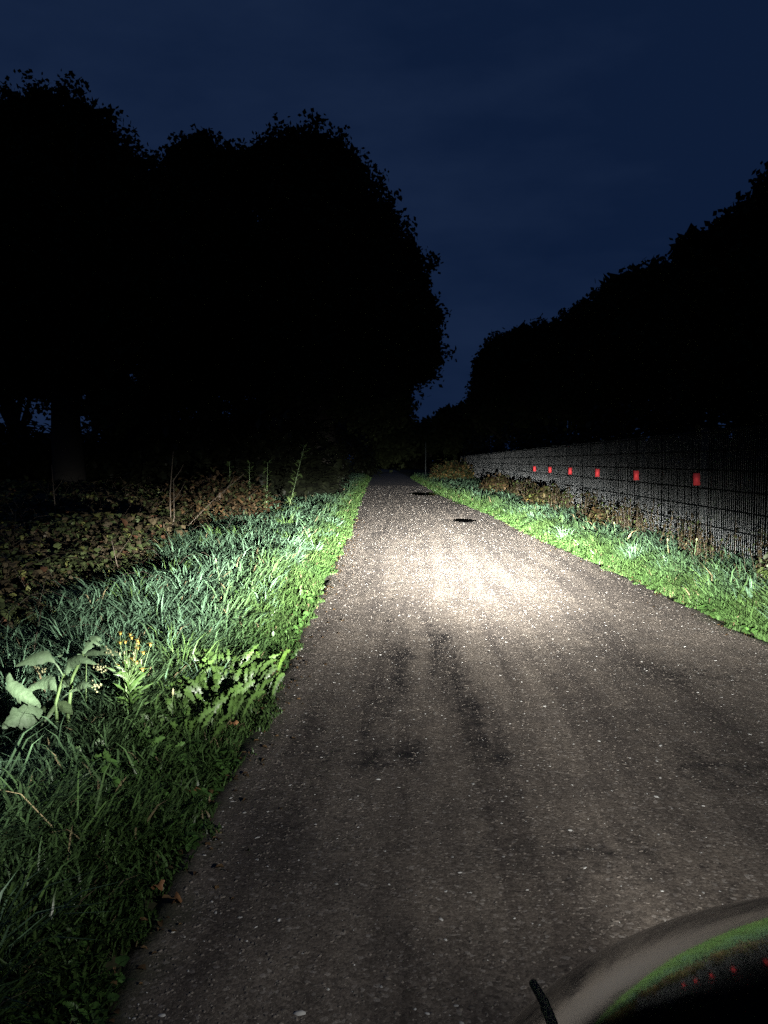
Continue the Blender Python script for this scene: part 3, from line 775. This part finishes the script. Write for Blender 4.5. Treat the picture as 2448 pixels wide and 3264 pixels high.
def seed_stalk(x, y, H, lean, label, col=M_stem, r=.0022, head=.03):
    o = empty('grass_stalk', (x, y, 0)); tag(o, label, 'grass stalk', 'single stalks in the verges')
    pts = [(x + lean[0] * s * s, y + lean[1] * s * s, H * s) for s in (0, .35, .7, 1)]
    part_tube('stem', pts, [r, r, r * .8, r * .6], col, o, 5)
    e = Vector(pts[-1]); dv = (e - Vector(pts[-2])).normalized()
    part_tube('seed_head', [tuple(e - dv * .004), tuple(e + dv * head * .3), tuple(e + dv * head * .8), tuple(e + dv * head)], [r * .8, r * 2.4, r * 2, r * .4], M_bud, o, 6)
seed_stalk(-1.05, 3.45, .20, (.01, 0), 'pale seed stalk standing between the toothed weeds in the left verge')
seed_stalk(-1.5, 6.3, .42, (-.05, .03), 'tall straight pale stalk in the bright left grass')
seed_stalk(2.72, 8.2, .42, (.03, 0), 'upright thin stalk in front of the fence, right of the others', r=.004)
seed_stalk(2.6, 8.6, .38, (-.01, 0), 'upright thin stalk in front of the fence, second from the right', r=.004)
seed_stalk(2.55, 10.6, .4, (-.03, 0), 'upright thin stalk in the right verge beyond the other two', r=.004)

# yellow flowering clump in the right verge
yc = empty('mustard_plant', (2.45, 18.6, 0)); tag(yc, 'small bright yellow-green flowering plant in the right verge', 'plant')
for k in range(9):
    a = k * .7; e = Vector((2.45 + .16 * math.cos(a) * g.random(), 18.6 + .16 * math.sin(a), .22 + .14 * g.random()))
    part_tube('stem', [(2.45, 18.6, 0), tuple(Vector((2.45, 18.6, 0)).lerp(e, .6)), tuple(e)], .004, M_stem, yc, 4)
    part_np('flower_head', daisy(e, .026, g), M_petal, yc, False)

# leafy shrubs and weeds that can be told apart
def leafy_mass(name, cx, cy, rx, ry, H, n, L, cols, label, cat, seed, group=None, stems=6, z0=0.0, low=0.05):
    g = np.random.default_rng(seed)
    o = empty(name, (cx, cy, 0)); tag(o, label, cat, group)
    th = g.random(n) * 2 * math.pi; ph = np.arccos(1 - g.random(n) * .98); rr = .55 + .5 * g.random(n) ** .6
    lump = 1 + .25 * np.sin(3 * th + seed) * np.sin(2 * ph) + .12 * np.sin(7 * th + seed * 2)
    x = cx + rx * rr * lump * np.sin(ph) * np.cos(th); y = cy + ry * rr * lump * np.sin(ph) * np.sin(th); z = z0 + low + H * rr * lump * np.cos(ph) * .95
    ci = g.integers(0, len(cols), n); c = np.array(cols)[ci] * (.5 + .8 * g.random((n, 1)))
    Ls = L * (.6 + .7 * g.random(n))
    V, F, C_ = leaves(x, y, z, Ls, Ls * .55, th + g.normal(0, .8, n), g.normal(.1, .5, n), c)
    lf = part_np('foliage', (V, F, C_), M_bramble, o, False); lf['kind'] = 'stuff'
    P = []
    for k in range(stems):
        a = k * 6.28 / stems + g.random(); e = (cx + rx * .75 * math.cos(a), cy + ry * .75 * math.sin(a), z0 + H * (.5 + .4 * g.random()))
        Vt, Ft = tube([(cx + .05 * math.cos(a), cy + .05 * math.sin(a), 0), ((cx + e[0]) / 2, (cy + e[1]) / 2, e[2] * .6), e], [.012 * max(.4, H), .009 * max(.4, H), .004], 5)
        P.append((Vt, [Ft], np.ones((len(Vt), 3))))
    part_np('stem', join_parts(P), M_bark, o)
    return o
BR = [(.07, .045, .02), (.05, .036, .018), (.055, .06, .02)]
GR = [(.05, .09, .025), (.07, .1, .03)]
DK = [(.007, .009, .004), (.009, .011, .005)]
leafy_mass('bramble_bush', 2.62, 26.5, .5, 1.6, .62, 1500, .12, BR, 'rust-brown bush against the far part of the wire fence', 'bush', 101, 'low bushes along the right verge')
leafy_mass('bramble_bush', 2.72, 17.6, .4, 1.0, .56, 1300, .10, [(.07, .055, .02), (.06, .075, .02), (.045, .035, .018)], 'olive and brown bush by the fence, below the farthest red reflectors', 'bush', 102, 'low bushes along the right verge')
leafy_mass('bramble_bush', 2.82, 12.8, .28, .8, .42, 900, .07, BR, 'low brown bush by the fence, between two red reflectors', 'bush', 103, 'low bushes along the right verge')
leafy_mass('bramble_bush', 1.9, 44, 1.1, 2.5, 1.1, 1800, .18, [(.06, .08, .03), (.12, .08, .03)], 'dim bush at the far end of the right verge beyond the fence', 'bush', 104, 'low bushes along the right verge')
leafy_mass('nettle_bush', 2.93, 6.55, .17, .35, .50, 420, .085, [(.13, .2, .05), (.10, .14, .04), (.2, .24, .15)], 'broad-leaved green bush at the right edge of the picture before the fence', 'bush', 105)
leafy_mass('bramble_bush', -3.5, 14.5, .9, 1.5, .85, 2600, .11, [(.08, .048, .022), (.055, .038, .02), (.04, .046, .018)], 'rusty brown bush at the edge of the left verge', 'bush', 106)

# upright leafy stems and dead stalks in the dark behind the brambles
def leafy_stem(x, y, H, lean, label, seed, Lf=.09):
    g = np.random.default_rng(seed)
    o = empty('leafy_stem', (x, y, 0)); tag(o, label, 'tall weed', 'tall leafy stems behind the brambles')
    pts = [(x + lean[0] * s, y + lean[1] * s, H * s) for s in (0, .3, .6, 1)]
    part_tube('stem', pts, [.009, .008, .007, .004], M_stem, o, 5)
    n = int(26 * H) + 10; s = .25 + .75 * g.random(n); th = g.random(n) * 6.28
    L = Lf * (.7 + .6 * g.random(n))
    V, F, C_ = leaves(x + lean[0] * s + .03 * np.cos(th), y + lean[1] * s + .03 * np.sin(th), H * s, L, L * .45, th, g.normal(.4, .4, n), np.array([[.07, .11, .035]]) * (.6 + .7 * g.random((n, 1))))
    part_np('leaves', (V, F, C_), M_bramble, o, False)
leafy_stem(-3.45, 15.2, 1.20, (0, 0), 'upright leafy stem, leftmost of the three standing side by side', 111)
leafy_stem(-3.08, 15.2, 1.18, (0, 0), 'upright leafy stem, middle one of the three standing side by side', 112)
leafy_stem(-2.78, 15.2, 1.18, (.04, 0), 'upright leafy stem, rightmost of the three standing side by side', 113)
leafy_stem(-2.55, 16.0, 1.48, (.38, 0), 'leafy stem leaning right beside the three upright ones', 114, .12)
def dead_stalk(pts, r, label):
    o = empty('dead_stalk', (pts[0][0], pts[0][1], 0)); tag(o, label, 'dead stalk', 'dead stalks in the brambles')
    part_tube('stem', pts, [r, r * .85, r * .6][:len(pts)], M_dead, o, 5)
    a, b, c_ = [Vector(q) for q in pts]
    m = a.lerp(c_, .66); part_tube('twig', [tuple(m), tuple(m + Vector((.12, 0, .16))), tuple(m + Vector((.17, 0, .26)))], [r * .5, r * .4, r * .25], M_dead, o, 4)
dead_stalk([(-4.9, 11.0, 0), (-4.88, 11.0, .5), (-4.92, 11.0, 1.15)], .010, 'leftmost dead stalk, straight and faint in the brambles')
dead_stalk([(-3.75, 12.5, 0), (-3.76, 12.5, .7), (-3.70, 12.5, 1.35)], .011, 'tallest dead stalk with a forked tip above the brambles')
dead_stalk([(-3.1, 10.2, .1), (-3.02, 10.2, .5), (-3.02, 10.2, .98)], .008, 'dead stalk kinked near its foot in the middle of the brambles')
dead_stalk([(-3.3, 11.5, .2), (-2.9, 11.6, .62), (-2.45, 11.7, 1.02)], .005, 'long thin dead stalk slanting up to the right over the brambles')
dead_stalk([(-2.5, 7.0, .1), (-2.58, 7.0, .32), (-2.62, 7.0, .52)], .005, 'pale broken dead stalk at the lit edge of the brambles')

# fallen leaves
def fallen(x, y, s, a, label):
    z = float(road_z(np.array([x]), np.array([y]))[0]) if edge_l(y) < x < edge_r(y) else float(ground_h(x, y)) + .045
    th = np.linspace(0, 2 * math.pi, 15)[:-1]
    r = s * (1 + .22 * np.cos(5 * th)) * (1 - .12 * (np.arange(14) % 2))
    V = np.array([(0, 0, .006)] + [(r_ * math.cos(t_), .7 * r_ * math.sin(t_), .012 * math.sin(2 * t_ + a) + .004) for r_, t_ in zip(r, th)])
    ca, sa = math.cos(a), math.sin(a)
    V = np.stack([x + V[:, 0] * ca - V[:, 1] * sa, y + V[:, 0] * sa + V[:, 1] * ca, z + .006 + V[:, 2]], -1)
    F = np.array([(0, 1 + k, 1 + (k + 1) % 14) for k in range(14)])
    o = link('fallen_leaf', mesh_np('fallen_leaf', V, [F], np.tile([[.20, .10, .045]], (15, 1)) * (.8 + .5 * rng.random())), M_bramble)
    tag(o, label, 'leaf', 'dead leaves by the track')
for a_ in [(-.78, 2.80, .024, .3, 'brown fallen leaf at the grass edge, farthest of the near ones'), (-.64, 2.13, .020, 1.9, 'tan fallen leaf lying where the grass meets the track'),
           (-.70, 2.16, .018, .8, 'darker fallen leaf just left of the tan one'), (-.98, 1.92, .02, 2.5, 'fallen leaf in the dark grass at the lower left'),
           (-1.05, 2.42, .022, 1.1, 'fallen leaf half sunk in the left grass'), (-.80, 3.55, .018, .2, 'small reddish fallen leaf beside the toothed weeds')]:
    fallen(*a_)

g = np.random.default_rng(95)
n = 620
y = 1.4 + 16 * g.random(n) ** 1.3; left = g.random(n) < .65
off = np.abs(g.normal(0, .13, n)) - .05
x = np.where(left, edge_l(y) + off, edge_r(y) - off)
zz = np.where((x > edge_l(y)) & (x < edge_r(y)), road_z(x, y), ground_h(x, y) + .03) + .003
L = .010 + .022 * g.random(n)
V, F, C_ = leaves(x, y, zz, L, L * .6, g.random(n) * 6.28, g.normal(.15, .25, n), np.array([[.12, .075, .035]]) * (.4 + .9 * g.random((n, 1))), .4, .4)
tag(link('leaf_litter', mesh_np('leaf_litter', V, F, C_), M_bramble), 'small brown leaf scraps gathered along the track margins', None, None, 'stuff')

# ------------------------------------------------------------------ wire mesh fence
M_wire = simple('fence_coating', (.013, .017, .018), rough=.38, spec=.42, vary=.2, bscale=50)
M_rod_shade = simple('cross_wire_shade', (.004, .005, .005), rough=.9, spec=.03)  # blacker than the upright wires: shadow along the rods put into their colour
M_post = simple('fence_post_coating', (.012, .017, .016), rough=.6, spec=.3, vary=.15, bscale=6)
t = NT('red_reflector')
p = t.new('ShaderNodeBsdfPrincipled', Roughness=.75)
p.inputs['Base Color'].default_value = (.97, .10, .11, 1); p.inputs['Metallic'].default_value = .6
t.link(p.outputs['BSDF'], t.out.inputs['Surface']); M_red = t.m
fence = empty('mesh_fence', (3.21, 1.75, 0))
tag(fence, 'long dark green welded wire mesh fence along the right of the track', 'fence')
FX, PIT, Y0 = 3.21, 2.5, 1.75
post_me = refl_me = None
NP = 24
Vp, Fp = box(-.075, -.004, -.02, .02, -.1, 1.55)
Vc, Fc = box(-.078, -.001, -.023, .023, 1.55, 1.565)
post_me = mesh_np('post', np.concatenate([Vp, Vc]), [np.concatenate([Fp, Fc + 8])])
Vr, Fr = box(-.035, .035, -.006, 0, -.066, .066)
refl_me = mesh_np('reflector', Vr, [Fr])
vert_mes = []
for variant in range(5):
    wires = []
    for k in range(50):
        y = .025 + k * .05
        if y > PIT - .02: continue
        a0 = rng.random() * 6.28; bow = rng.normal(0, .0025, 2)
        V, F = [], []
        for i, z in enumerate((.06, .5, 1.0, 1.53)):
            for j in range(5):
                a = a0 + j * 2 * math.pi / 5 + i * rng.normal(0, .15)
                V.append((.0036 * math.cos(a) + bow[0] * (i in (1, 2)), y + .0036 * math.sin(a) + bow[1] * (i in (1, 2)), z))
        for i in range(3):
            for j in range(5):
                F.append((i * 5 + j, i * 5 + (j + 1) % 5, i * 5 + 5 + (j + 1) % 5, i * 5 + 5 + j))
        wires.append((np.array(V), [np.array(F)], np.ones((len(V), 3))))
    V, F, C_ = join_parts(wires); m_ = mesh_np('wire_panel', V, F); m_.materials.append(M_wire); vert_mes.append(m_)
def rod():
    P = []
    for dx in (-.0068, .0068):
        V, F = tube([(dx, .008, 0), (dx, PIT - .008, 0)], .0075, 6); P.append((V, [F], np.ones((len(V), 3))))  # rods drawn thicker so the painted shadow line reads
    V, F, C_ = join_parts(P); return mesh_np('cross_wire', V, F)
rod_me = rod()
for k in range(NP):
    y = Y0 + k * PIT - .0
    po = link('post', post_me, M_post, fence); po.matrix_parent_inverse = Matrix.Identity(4); po.location = (0, y - Y0, 0)
    if 3 <= k <= 8:
        ro = link('reflector', refl_me, M_red); ro.parent = po; ro.location = (-.128, -.02, 1.0)
        ro.rotation_euler = (0, float(rng.normal(0, .03)), -math.atan2(2.78, y - .5))
    if k < NP - 1:
        pn = bpy.data.objects.new('wire_panel', vert_mes[(k * 3) % 5]); COL.objects.link(pn); pn.parent = fence; pn.location = (-.092, y - Y0, 0)
        for zz in (.115, .315, .515, .71, .905, 1.105, 1.305, 1.505):
            ho = bpy.data.objects.new('cross_wire', rod_me); COL.objects.link(ho); ho.parent = pn; ho.location = (0, 0, zz)
            if not rod_me.materials: rod_me.materials.append(M_rod_shade)

# thin marker pole far off on the right verge
mp_ = empty('marker_pole', (.62, 55, 0)); tag(mp_, 'thin faint pole standing at the far end of the track', 'pole')
part_tube('shaft', [(.62, 55, 0), (.62, 55, 2.4)], .035, M_post, mp_, 8)
part_tube('pole_cap', [(.62, 55, 2.4), (.62, 55, 2.46)], [.045, .02], M_post, mp_, 8)

# ivy and undergrowth behind the fence
g = np.random.default_rng(120)
n = 16000
y = 2 + 56 * g.random(n) ** 1.0; dd = g.random(n) ** 1.5
x = 3.45 + 2.2 * dd + .25 * vnoise(y, y * 0, 1.3, 121)
z = (.15 + .8 * dd + .35 * vnoise(x, y, 1.1, 122)) * g.random(n) ** .7 + .02
L = (.05 + .05 * g.random(n)) * np.clip(y / 9, 1, 3)
V, F, C_ = leaves(x, y, z, L, L * .7, -2 + g.normal(0, 1, n), g.normal(0, .5, n), np.array([[.012, .016, .010]]) * (.5 + .9 * g.random((n, 1))))
tag(link('undergrowth', mesh_np('undergrowth', V, F, C_), M_bramble), 'dark undergrowth behind the wire mesh fence', None, None, 'stuff')

# ------------------------------------------------------------------ trees
def tree(name, base, tr, blobs, nleaf, leaf, label, cat, seed, group, deep=1.0):
    g = np.random.default_rng(seed)
    bx, by = base
    o = empty(name, (bx, by, 0)); tag(o, label, cat, group)
    top = max(blobs, key=lambda b: b[2])
    zt = np.mean([b[2] for b in blobs])
    fork = (bx + (top[0] - bx) * .25, by, zt * .55)
    main = [(bx, by, -.2), (bx + .02, by, .6), (bx - .05, by, fork[2] * .55), fork, (top[0] * .5 + fork[0] * .5, by, (top[2] + fork[2]) * .5), (top[0], by, top[2])]
    part_tube('trunk', main, [tr * 1.5, tr * 1.05, tr * .9, tr * .75, tr * .4, tr * .08], M_bark, o, 10)
    for b in blobs:
        e = Vector(b[:3]) + Vector((g.normal(0, .2) * b[3], g.normal(0, .5) * b[3], 0))
        s = Vector(main[2]).lerp(Vector(fork), g.random())
        m = s.lerp(e, .5) + Vector((g.normal(0, .25), g.normal(0, .25), -.15 * b[3]))
        part_tube('limb', [tuple(s), tuple(m), tuple(e)], [tr * .45, tr * .28, tr * .07], M_bark, o, 6)
    R3 = np.array([b[3] for b in blobs]); wgt = R3 ** 2; wgt = wgt / wgt.sum()
    bi = g.choice(len(blobs), nleaf, p=wgt)
    # leaf sprays: shoot centres near each lobe's surface, leaves bunched round them
    ns = nleaf // 22
    sb = g.choice(len(blobs), ns, p=wgt)
    u = g.normal(0, 1, (ns, 3)); u /= np.linalg.norm(u, axis=1)[:, None]
    rr = (.5 + .53 * g.random(ns) ** .45 + .12 * (g.random(ns) < .05)) * (1 + .12 * np.sin(u[:, 0] * 7 + sb) * np.sin(u[:, 2] * 6 + 2 * sb))
    B = np.array(blobs)
    sc = B[sb, :3] + u * (rr * R3[sb])[:, None] * np.array([1, deep, 1])
    sel = g.integers(0, ns, nleaf)
    P = sc[sel] + np.clip(g.normal(0, leaf * .95, (nleaf, 3)), -leaf * 1.8, leaf * 1.8)
    inner = g.random(nleaf) < .28
    v = g.normal(0, 1, (nleaf, 3)); v /= np.linalg.norm(v, axis=1)[:, None]
    Pin = B[bi, :3] + v * (.70 * R3[bi] * g.random(nleaf) ** .45)[:, None] * np.array([1, deep, 1])
    P = np.where(inner[:, None], Pin, P)
    P[:, 2] = np.maximum(P[:, 2], .25)
    L = leaf * 1.15 * (.6 + .7 * g.random(nleaf)); L = np.where(inner, L * 3.0, L)
    # diamond leaves
    a = g.random(nleaf) * 6.28; tl = g.normal(0, .7, nleaf)
    d = np.stack([np.cos(a) * np.cos(tl), np.sin(a) * np.cos(tl), np.sin(tl)], -1)
    s = np.cross(d, g.normal(0, 1, (nleaf, 3))); s /= np.linalg.norm(s, axis=1)[:, None]
    leafw = .36
    V = np.stack([P, P + d * L[:, None] * .45 + s * L[:, None] * .36, P + d * L[:, None], P + d * L[:, None] * .45 - s * L[:, None] * .36], 1).reshape(-1, 3)
    Q = np.arange(nleaf * 4).reshape(-1, 4)
    c = np.array([[.022, .028, .012]]) * (.5 + .9 * g.random((nleaf, 1)))
    cr_ = part_np('crown', (V, [Q], np.repeat(c, 4, axis=0)), M_crown, o, False)
    return o
LAB = {
 'L1': ('oak_tree', 'tallest dark oak at the far left with a thick trunk', 'tree', 50000, .125, 'oaks on the left of the track'),
 'L0': ('oak_tree', 'slim-trunked oak at the left edge, partly behind the tallest oak', 'tree', 26000, .15, 'oaks on the left of the track'),
 'L2': ('oak_tree', 'middle one of the three big dark oaks on the left', 'tree', 48000, .14, 'oaks on the left of the track'),
 'L3': ('oak_tree', 'big dark oak whose ragged right side hangs over the track', 'tree', 62000, .135, 'oaks on the left of the track'),
 'L4': ('oak_tree', 'lower dark tree farther along, behind the overhanging oak beside the track', 'tree', 18000, .4, 'oaks on the left of the track'),
 'R1': ('roadside_tree', 'nearest and highest tree behind the fence at the right edge', 'tree', 30000, .10, 'trees behind the wire fence'),
 'R2': ('roadside_tree', 'second tree behind the fence, rounded top left of the nearest tree', 'tree', 28000, .11, 'trees behind the wire fence'),
 'R3': ('roadside_tree', 'third tree behind the fence, at the middle of the sloping row', 'tree', 24000, .13, 'trees behind the wire fence'),
 'R4': ('roadside_tree', 'fourth tree behind the fence, second from the far end of the row', 'tree', 20000, .17, 'trees behind the wire fence'),
 'R5': ('roadside_tree', 'farthest tree of the row behind the fence, steep left side against the sky', 'tree', 20000, .2, 'trees behind the wire fence'),
 'F1': ('distant_tree', 'far-off rounded tree closing the view right of the pointed one', 'tree', 5000, .5, 'distant trees at the end of the track'),
 'F2': ('pointed_tree', 'far-off tree with a pointed top above the end of the track', 'tree', 4500, .4, 'distant trees at the end of the track'),
 'F3': ('distant_tree', 'far-off low tree closing the view left of the pointed one', 'tree', 6000, .5, 'distant trees at the end of the track'),
}
for k, (key, b, tr, bl) in enumerate(TREES):
    nm_, lab, cat, nl, lf, grp = LAB[key]
    tree(nm_, b, tr, bl, nl, lf, lab, cat, 200 + k, grp, 1.0)

# shrubs under the trees: a dark belt on both sides
SH = [(-5.6, 62, 2.6, 4.6, 'dark shrub beside the far bend of the track, beyond the oaks'), (1.0, 128, 9.0, 5.0, 'distant low hedge closing the far end of the track'), (-3.9, 22.5, 1.5, 2.3, 'dark shrub in front of the overhanging oak trunk'), (-6.6, 23.5, 1.7, 2.2, 'dark shrub in front of the middle oak trunk'), (-4.6, 40, 1.1, 2.8, 'narrow dark shrub at the far left edge of the track'), (-5.2, 33, 2.1, 3.6, 'tall dark shrub right beside the track under the overhanging oak'), (-4.9, 29, 2.0, 3.6, 'dark shrub under the overhanging oak, second from the track'),
      (-6.6, 29, 2.4, 3.5, 'dark shrub under the middle oak'), (-9.0, 27, 2.0, 3.2, 'dark shrub beneath the gap between the oaks'), (-11.2, 25, 2.0, 2.0, 'low dark shrub right of the tallest oak trunk'),
      (-15, 36, 4.0, 2.5, 'low wide shrub seen beneath the left oaks against the sky'), (-19.5, 36, 3.0, 2.6, 'shrub at the far left edge beneath the oaks'), (-7.0, 47, 2.0, 3.6, 'dark shrub beside the far track behind the nearer ones')]
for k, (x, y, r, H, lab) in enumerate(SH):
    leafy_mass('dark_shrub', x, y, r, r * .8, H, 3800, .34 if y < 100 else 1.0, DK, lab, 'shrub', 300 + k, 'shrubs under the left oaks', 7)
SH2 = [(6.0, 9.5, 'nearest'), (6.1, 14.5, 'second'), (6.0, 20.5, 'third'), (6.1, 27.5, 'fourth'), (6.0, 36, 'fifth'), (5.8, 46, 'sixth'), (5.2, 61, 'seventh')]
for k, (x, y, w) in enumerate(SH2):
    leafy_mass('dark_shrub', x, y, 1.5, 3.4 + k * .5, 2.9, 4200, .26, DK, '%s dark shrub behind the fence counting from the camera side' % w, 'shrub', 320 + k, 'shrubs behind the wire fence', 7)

# ------------------------------------------------------------------ vehicle nose with its headlamp
t = NT('black_gloss_paint')
p = t.new('ShaderNodeBsdfPrincipled', Roughness=.07, IOR=1.42)
p.inputs['Base Color'].default_value = (.006, .006, .007, 1); p.inputs['Specular IOR Level'].default_value = .5
cc = t.new('ShaderNodeTexCoord'); nz = t.new('ShaderNodeTexNoise', Scale=14.0, Detail=2); t.link(cc.outputs['Object'], nz.inputs['Vector'])
bp = t.new('ShaderNodeBump', Strength=.04, Distance=.001); t.link(nz.outputs['Fac'], bp.inputs['Height']); t.link(bp.outputs['Normal'], p.inputs['Normal'])
n2 = t.new('ShaderNodeTexNoise', Scale=55.0, Detail=3); t.link(cc.outputs['Object'], n2.inputs['Vector'])
mr = t.new('ShaderNodeMapRange'); mr.inputs['To Min'].default_value = .03; mr.inputs['To Max'].default_value = .065; t.link(n2.outputs['Fac'], mr.inputs['Value']); t.link(mr.outputs['Result'], p.inputs['Roughness'])
t.link(p.outputs['BSDF'], t.out.inputs['Surface']); M_black = t.m
M_rubber = simple('black_rubber', (.02, .02, .02), rough=.7, vary=.1)
E_C = Vector((1.242, -1.974, 1.202)); E_R = (1.17, 3.133, .25); E_YAW, E_PIT = .276, -.18
E_M = Matrix.Rotation(E_YAW, 3, 'Z') @ Matrix.Rotation(E_PIT, 3, 'X')
veh = empty('black_vehicle', (.49, 0, 0))
tag(veh, 'glossy black vehicle nose at the lower right, mirroring the lit track', 'vehicle')
V, F = [], []
NU, NV = 96, 128
for i in range(NU + 1):
    ph = math.pi * i / NU      # from nose (0) to tail (pi)
    for j in range(NV):
        th = 2 * math.pi * j / NV
        lx, ly, lz = math.sin(ph) * math.cos(th), math.cos(ph), math.sin(ph) * math.sin(th)
        if ly < 0: ly *= .3
        if lx > 0: lx *= .42
        zz = lz * E_R[2]
        if lz < 0: zz = lz * E_R[2] * (1 + 2.4 * (1 - math.exp(lz * 2.5)))
        V.append(tuple(E_C + E_M @ Vector((lx * E_R[0], ly * E_R[1], zz))))
for i in range(NU):
    for j in range(NV):
        F.append((i * NV + j, i * NV + (j + 1) % NV, (i + 1) * NV + (j + 1) % NV, (i + 1) * NV + j))
body = link('body', mesh_np('body', np.array(V), [np.array(F)]), M_black, veh, True)
for sx in (-.5, .6):
    wx, wy = .75 + sx, -.35
    P = []
    ring = [(wx, wy + .24 * math.cos(a), .25 + .24 * math.sin(a)) for a in np.linspace(0, 2 * math.pi, 29)]
    V, F = tube(ring, .022, 8); wh = link('wheel', mesh_np('wheel', V, [F]), M_rubber, veh, True)
    sp = []
    for a in np.linspace(0, 2 * math.pi, 13)[:-1]:
        Vs, Fs = tube([(wx, wy, .25), (wx, wy + .225 * math.cos(a), .25 + .225 * math.sin(a))], .0022, 4); sp.append((Vs, [Fs], np.ones((len(Vs), 3))))
    s_ = part_np('spokes', join_parts(sp), M_dead, wh)
# black stalk rising from the left shoulder of the body
def vproj(px, Y):  # helper for points given as (x, z)
    return (px[0], Y, px[1])

part_tube('stalk', STALK_PTS, [.0040, .0042, .0045, .0048, .005], M_rubber, veh, 10)
# headlamp
LX, LY, LZ = LAMP_POS
Vh, Fh = tube([(LX, LY - .14, LZ), (LX, LY - .07, LZ), (LX, LY - .01, LZ), (LX, LY, LZ)], [.02, .035, .045, .048], 24)
hl = link('headlight', mesh_np('headlight', Vh, [Fh]), M_black, veh, True)
t = NT('lamp_lens')
em = t.new('ShaderNodeEmission', Strength=3.0); em.inputs['Color'].default_value = (1, .97, .9, 1)
t.link(em.outputs['Emission'], t.out.inputs['Surface'])
th = np.linspace(0, 2 * math.pi, 25)[:-1]
Vl = np.array([(LX, LY - .008, LZ)] + [(LX + .04 * math.cos(a), LY - .012, LZ + .04 * math.sin(a)) for a in th])
link('lens', mesh_np('lens', Vl, [np.array([(0, 1 + k, 1 + (k + 1) % 24) for k in range(24)])]), t.m, hl)
ld = bpy.data.lights.new('headlamp_beam', 'POINT')
ld.shadow_soft_size = .018
ld.color = (1.0, .985, .93)
ld.energy = 1.0
ld.use_nodes = True
ln, ll = ld.node_tree.nodes, ld.node_tree.links
ln.clear()
lo = ln.new('ShaderNodeOutputLight'); le = ln.new('ShaderNodeEmission'); ll.new(le.outputs['Emission'], lo.inputs['Surface'])
ltc = ln.new('ShaderNodeTexCoord'); sx_ = ln.new('ShaderNodeSeparateXYZ'); ll.new(ltc.outputs['Normal'], sx_.inputs['Vector'])
def lm(op, a, b=None, c=None):
    n = ln.new('ShaderNodeMath'); n.operation = op
    for i, v in enumerate((a, b, c)):
        if v is None: continue
        if isinstance(v, (int, float)): n.inputs[i].default_value = v
        else: ll.new(v, n.inputs[i])
    return n.outputs[0]
SG = BEAM_SIGN
fx = lm('MULTIPLY', sx_.outputs['X'], SG); fy = lm('MULTIPLY', sx_.outputs['Y'], SG); fz = lm('MULTIPLY', sx_.outputs['Z'], SG)
az = lm('MULTIPLY', lm('ARCTAN2', fx, fy), 180 / math.pi)
hyp = lm('SQRT', lm('ADD', lm('MULTIPLY', fx, fx), lm('MULTIPLY', fy, fy)))
dep = lm('MULTIPLY', lm('ARCTAN2', lm('MULTIPLY', fz, -1), hyp), 180 / math.pi)
def curve(src, lo_, hi_, pts, vlo, vhi):
    u = lm('DIVIDE', lm('SUBTRACT', src, lo_), hi_ - lo_)
    c = ln.new('ShaderNodeFloatCurve'); ll.new(u, c.inputs['Value'])
    m = c.mapping; m.use_clip = True
    cv = m.curves[0]
    P = [((a - lo_) / (hi_ - lo_), (b - vlo) / (vhi - vlo)) for a, b in pts]
    cv.points[0].location = P[0]; cv.points[1].location = P[-1]
    for q in P[1:-1]: cv.points.new(*q)
    for q in cv.points: q.handle_type = 'AUTO_CLAMPED'
    m.update()
    return lm('ADD', lm('MULTIPLY', c.outputs['Value'], vhi - vlo), vlo)
aaz = lm('ABSOLUTE', lm('SUBTRACT', az, AZ0))
near_h = lm('MINIMUM', lm('MAXIMUM', lm('DIVIDE', lm('SUBTRACT', 7, dep), 6), 0), 1)
side = lm('ADD', lm('MULTIPLY', lm('POWER', lm('MAXIMUM', lm('SUBTRACT', lm('MULTIPLY', az, -1), SH_L[0]), 0), 2), SH_L[1]), lm('MULTIPLY', lm('MAXIMUM', lm('SUBTRACT', az, SH_R[0]), 0), SH_R[1]))
depe = dep
vlog = curve(depe, -30, 60, VPROF, -3, 4)
hot = lm('MULTIPLY', lm('EXPONENT', lm('MULTIPLY', lm('ADD', lm('POWER', lm('DIVIDE', aaz, HOT[1]), 2), lm('POWER', lm('DIVIDE', lm('SUBTRACT', dep, HOT[3]), HOT[2]), 2)), -1)), HOT[0])
hlog = curve(aaz, 0, 90, HPROF, -4, 0)
tot = lm('ADD', lm('POWER', 10, lm('SUBTRACT', lm('ADD', vlog, hlog), lm('MULTIPLY', side, near_h))), hot)
fwd = lm('GREATER_THAN', fy, 0.05)
ll.new(lm('MULTIPLY', lm('MULTIPLY', tot, fwd), BEAM_GAIN), le.inputs['Strength'])
lob = bpy.data.objects.new('headlamp_beam', ld); COL.objects.link(lob)
lob.location = (LX, LY + .035, LZ); lob.parent = hl
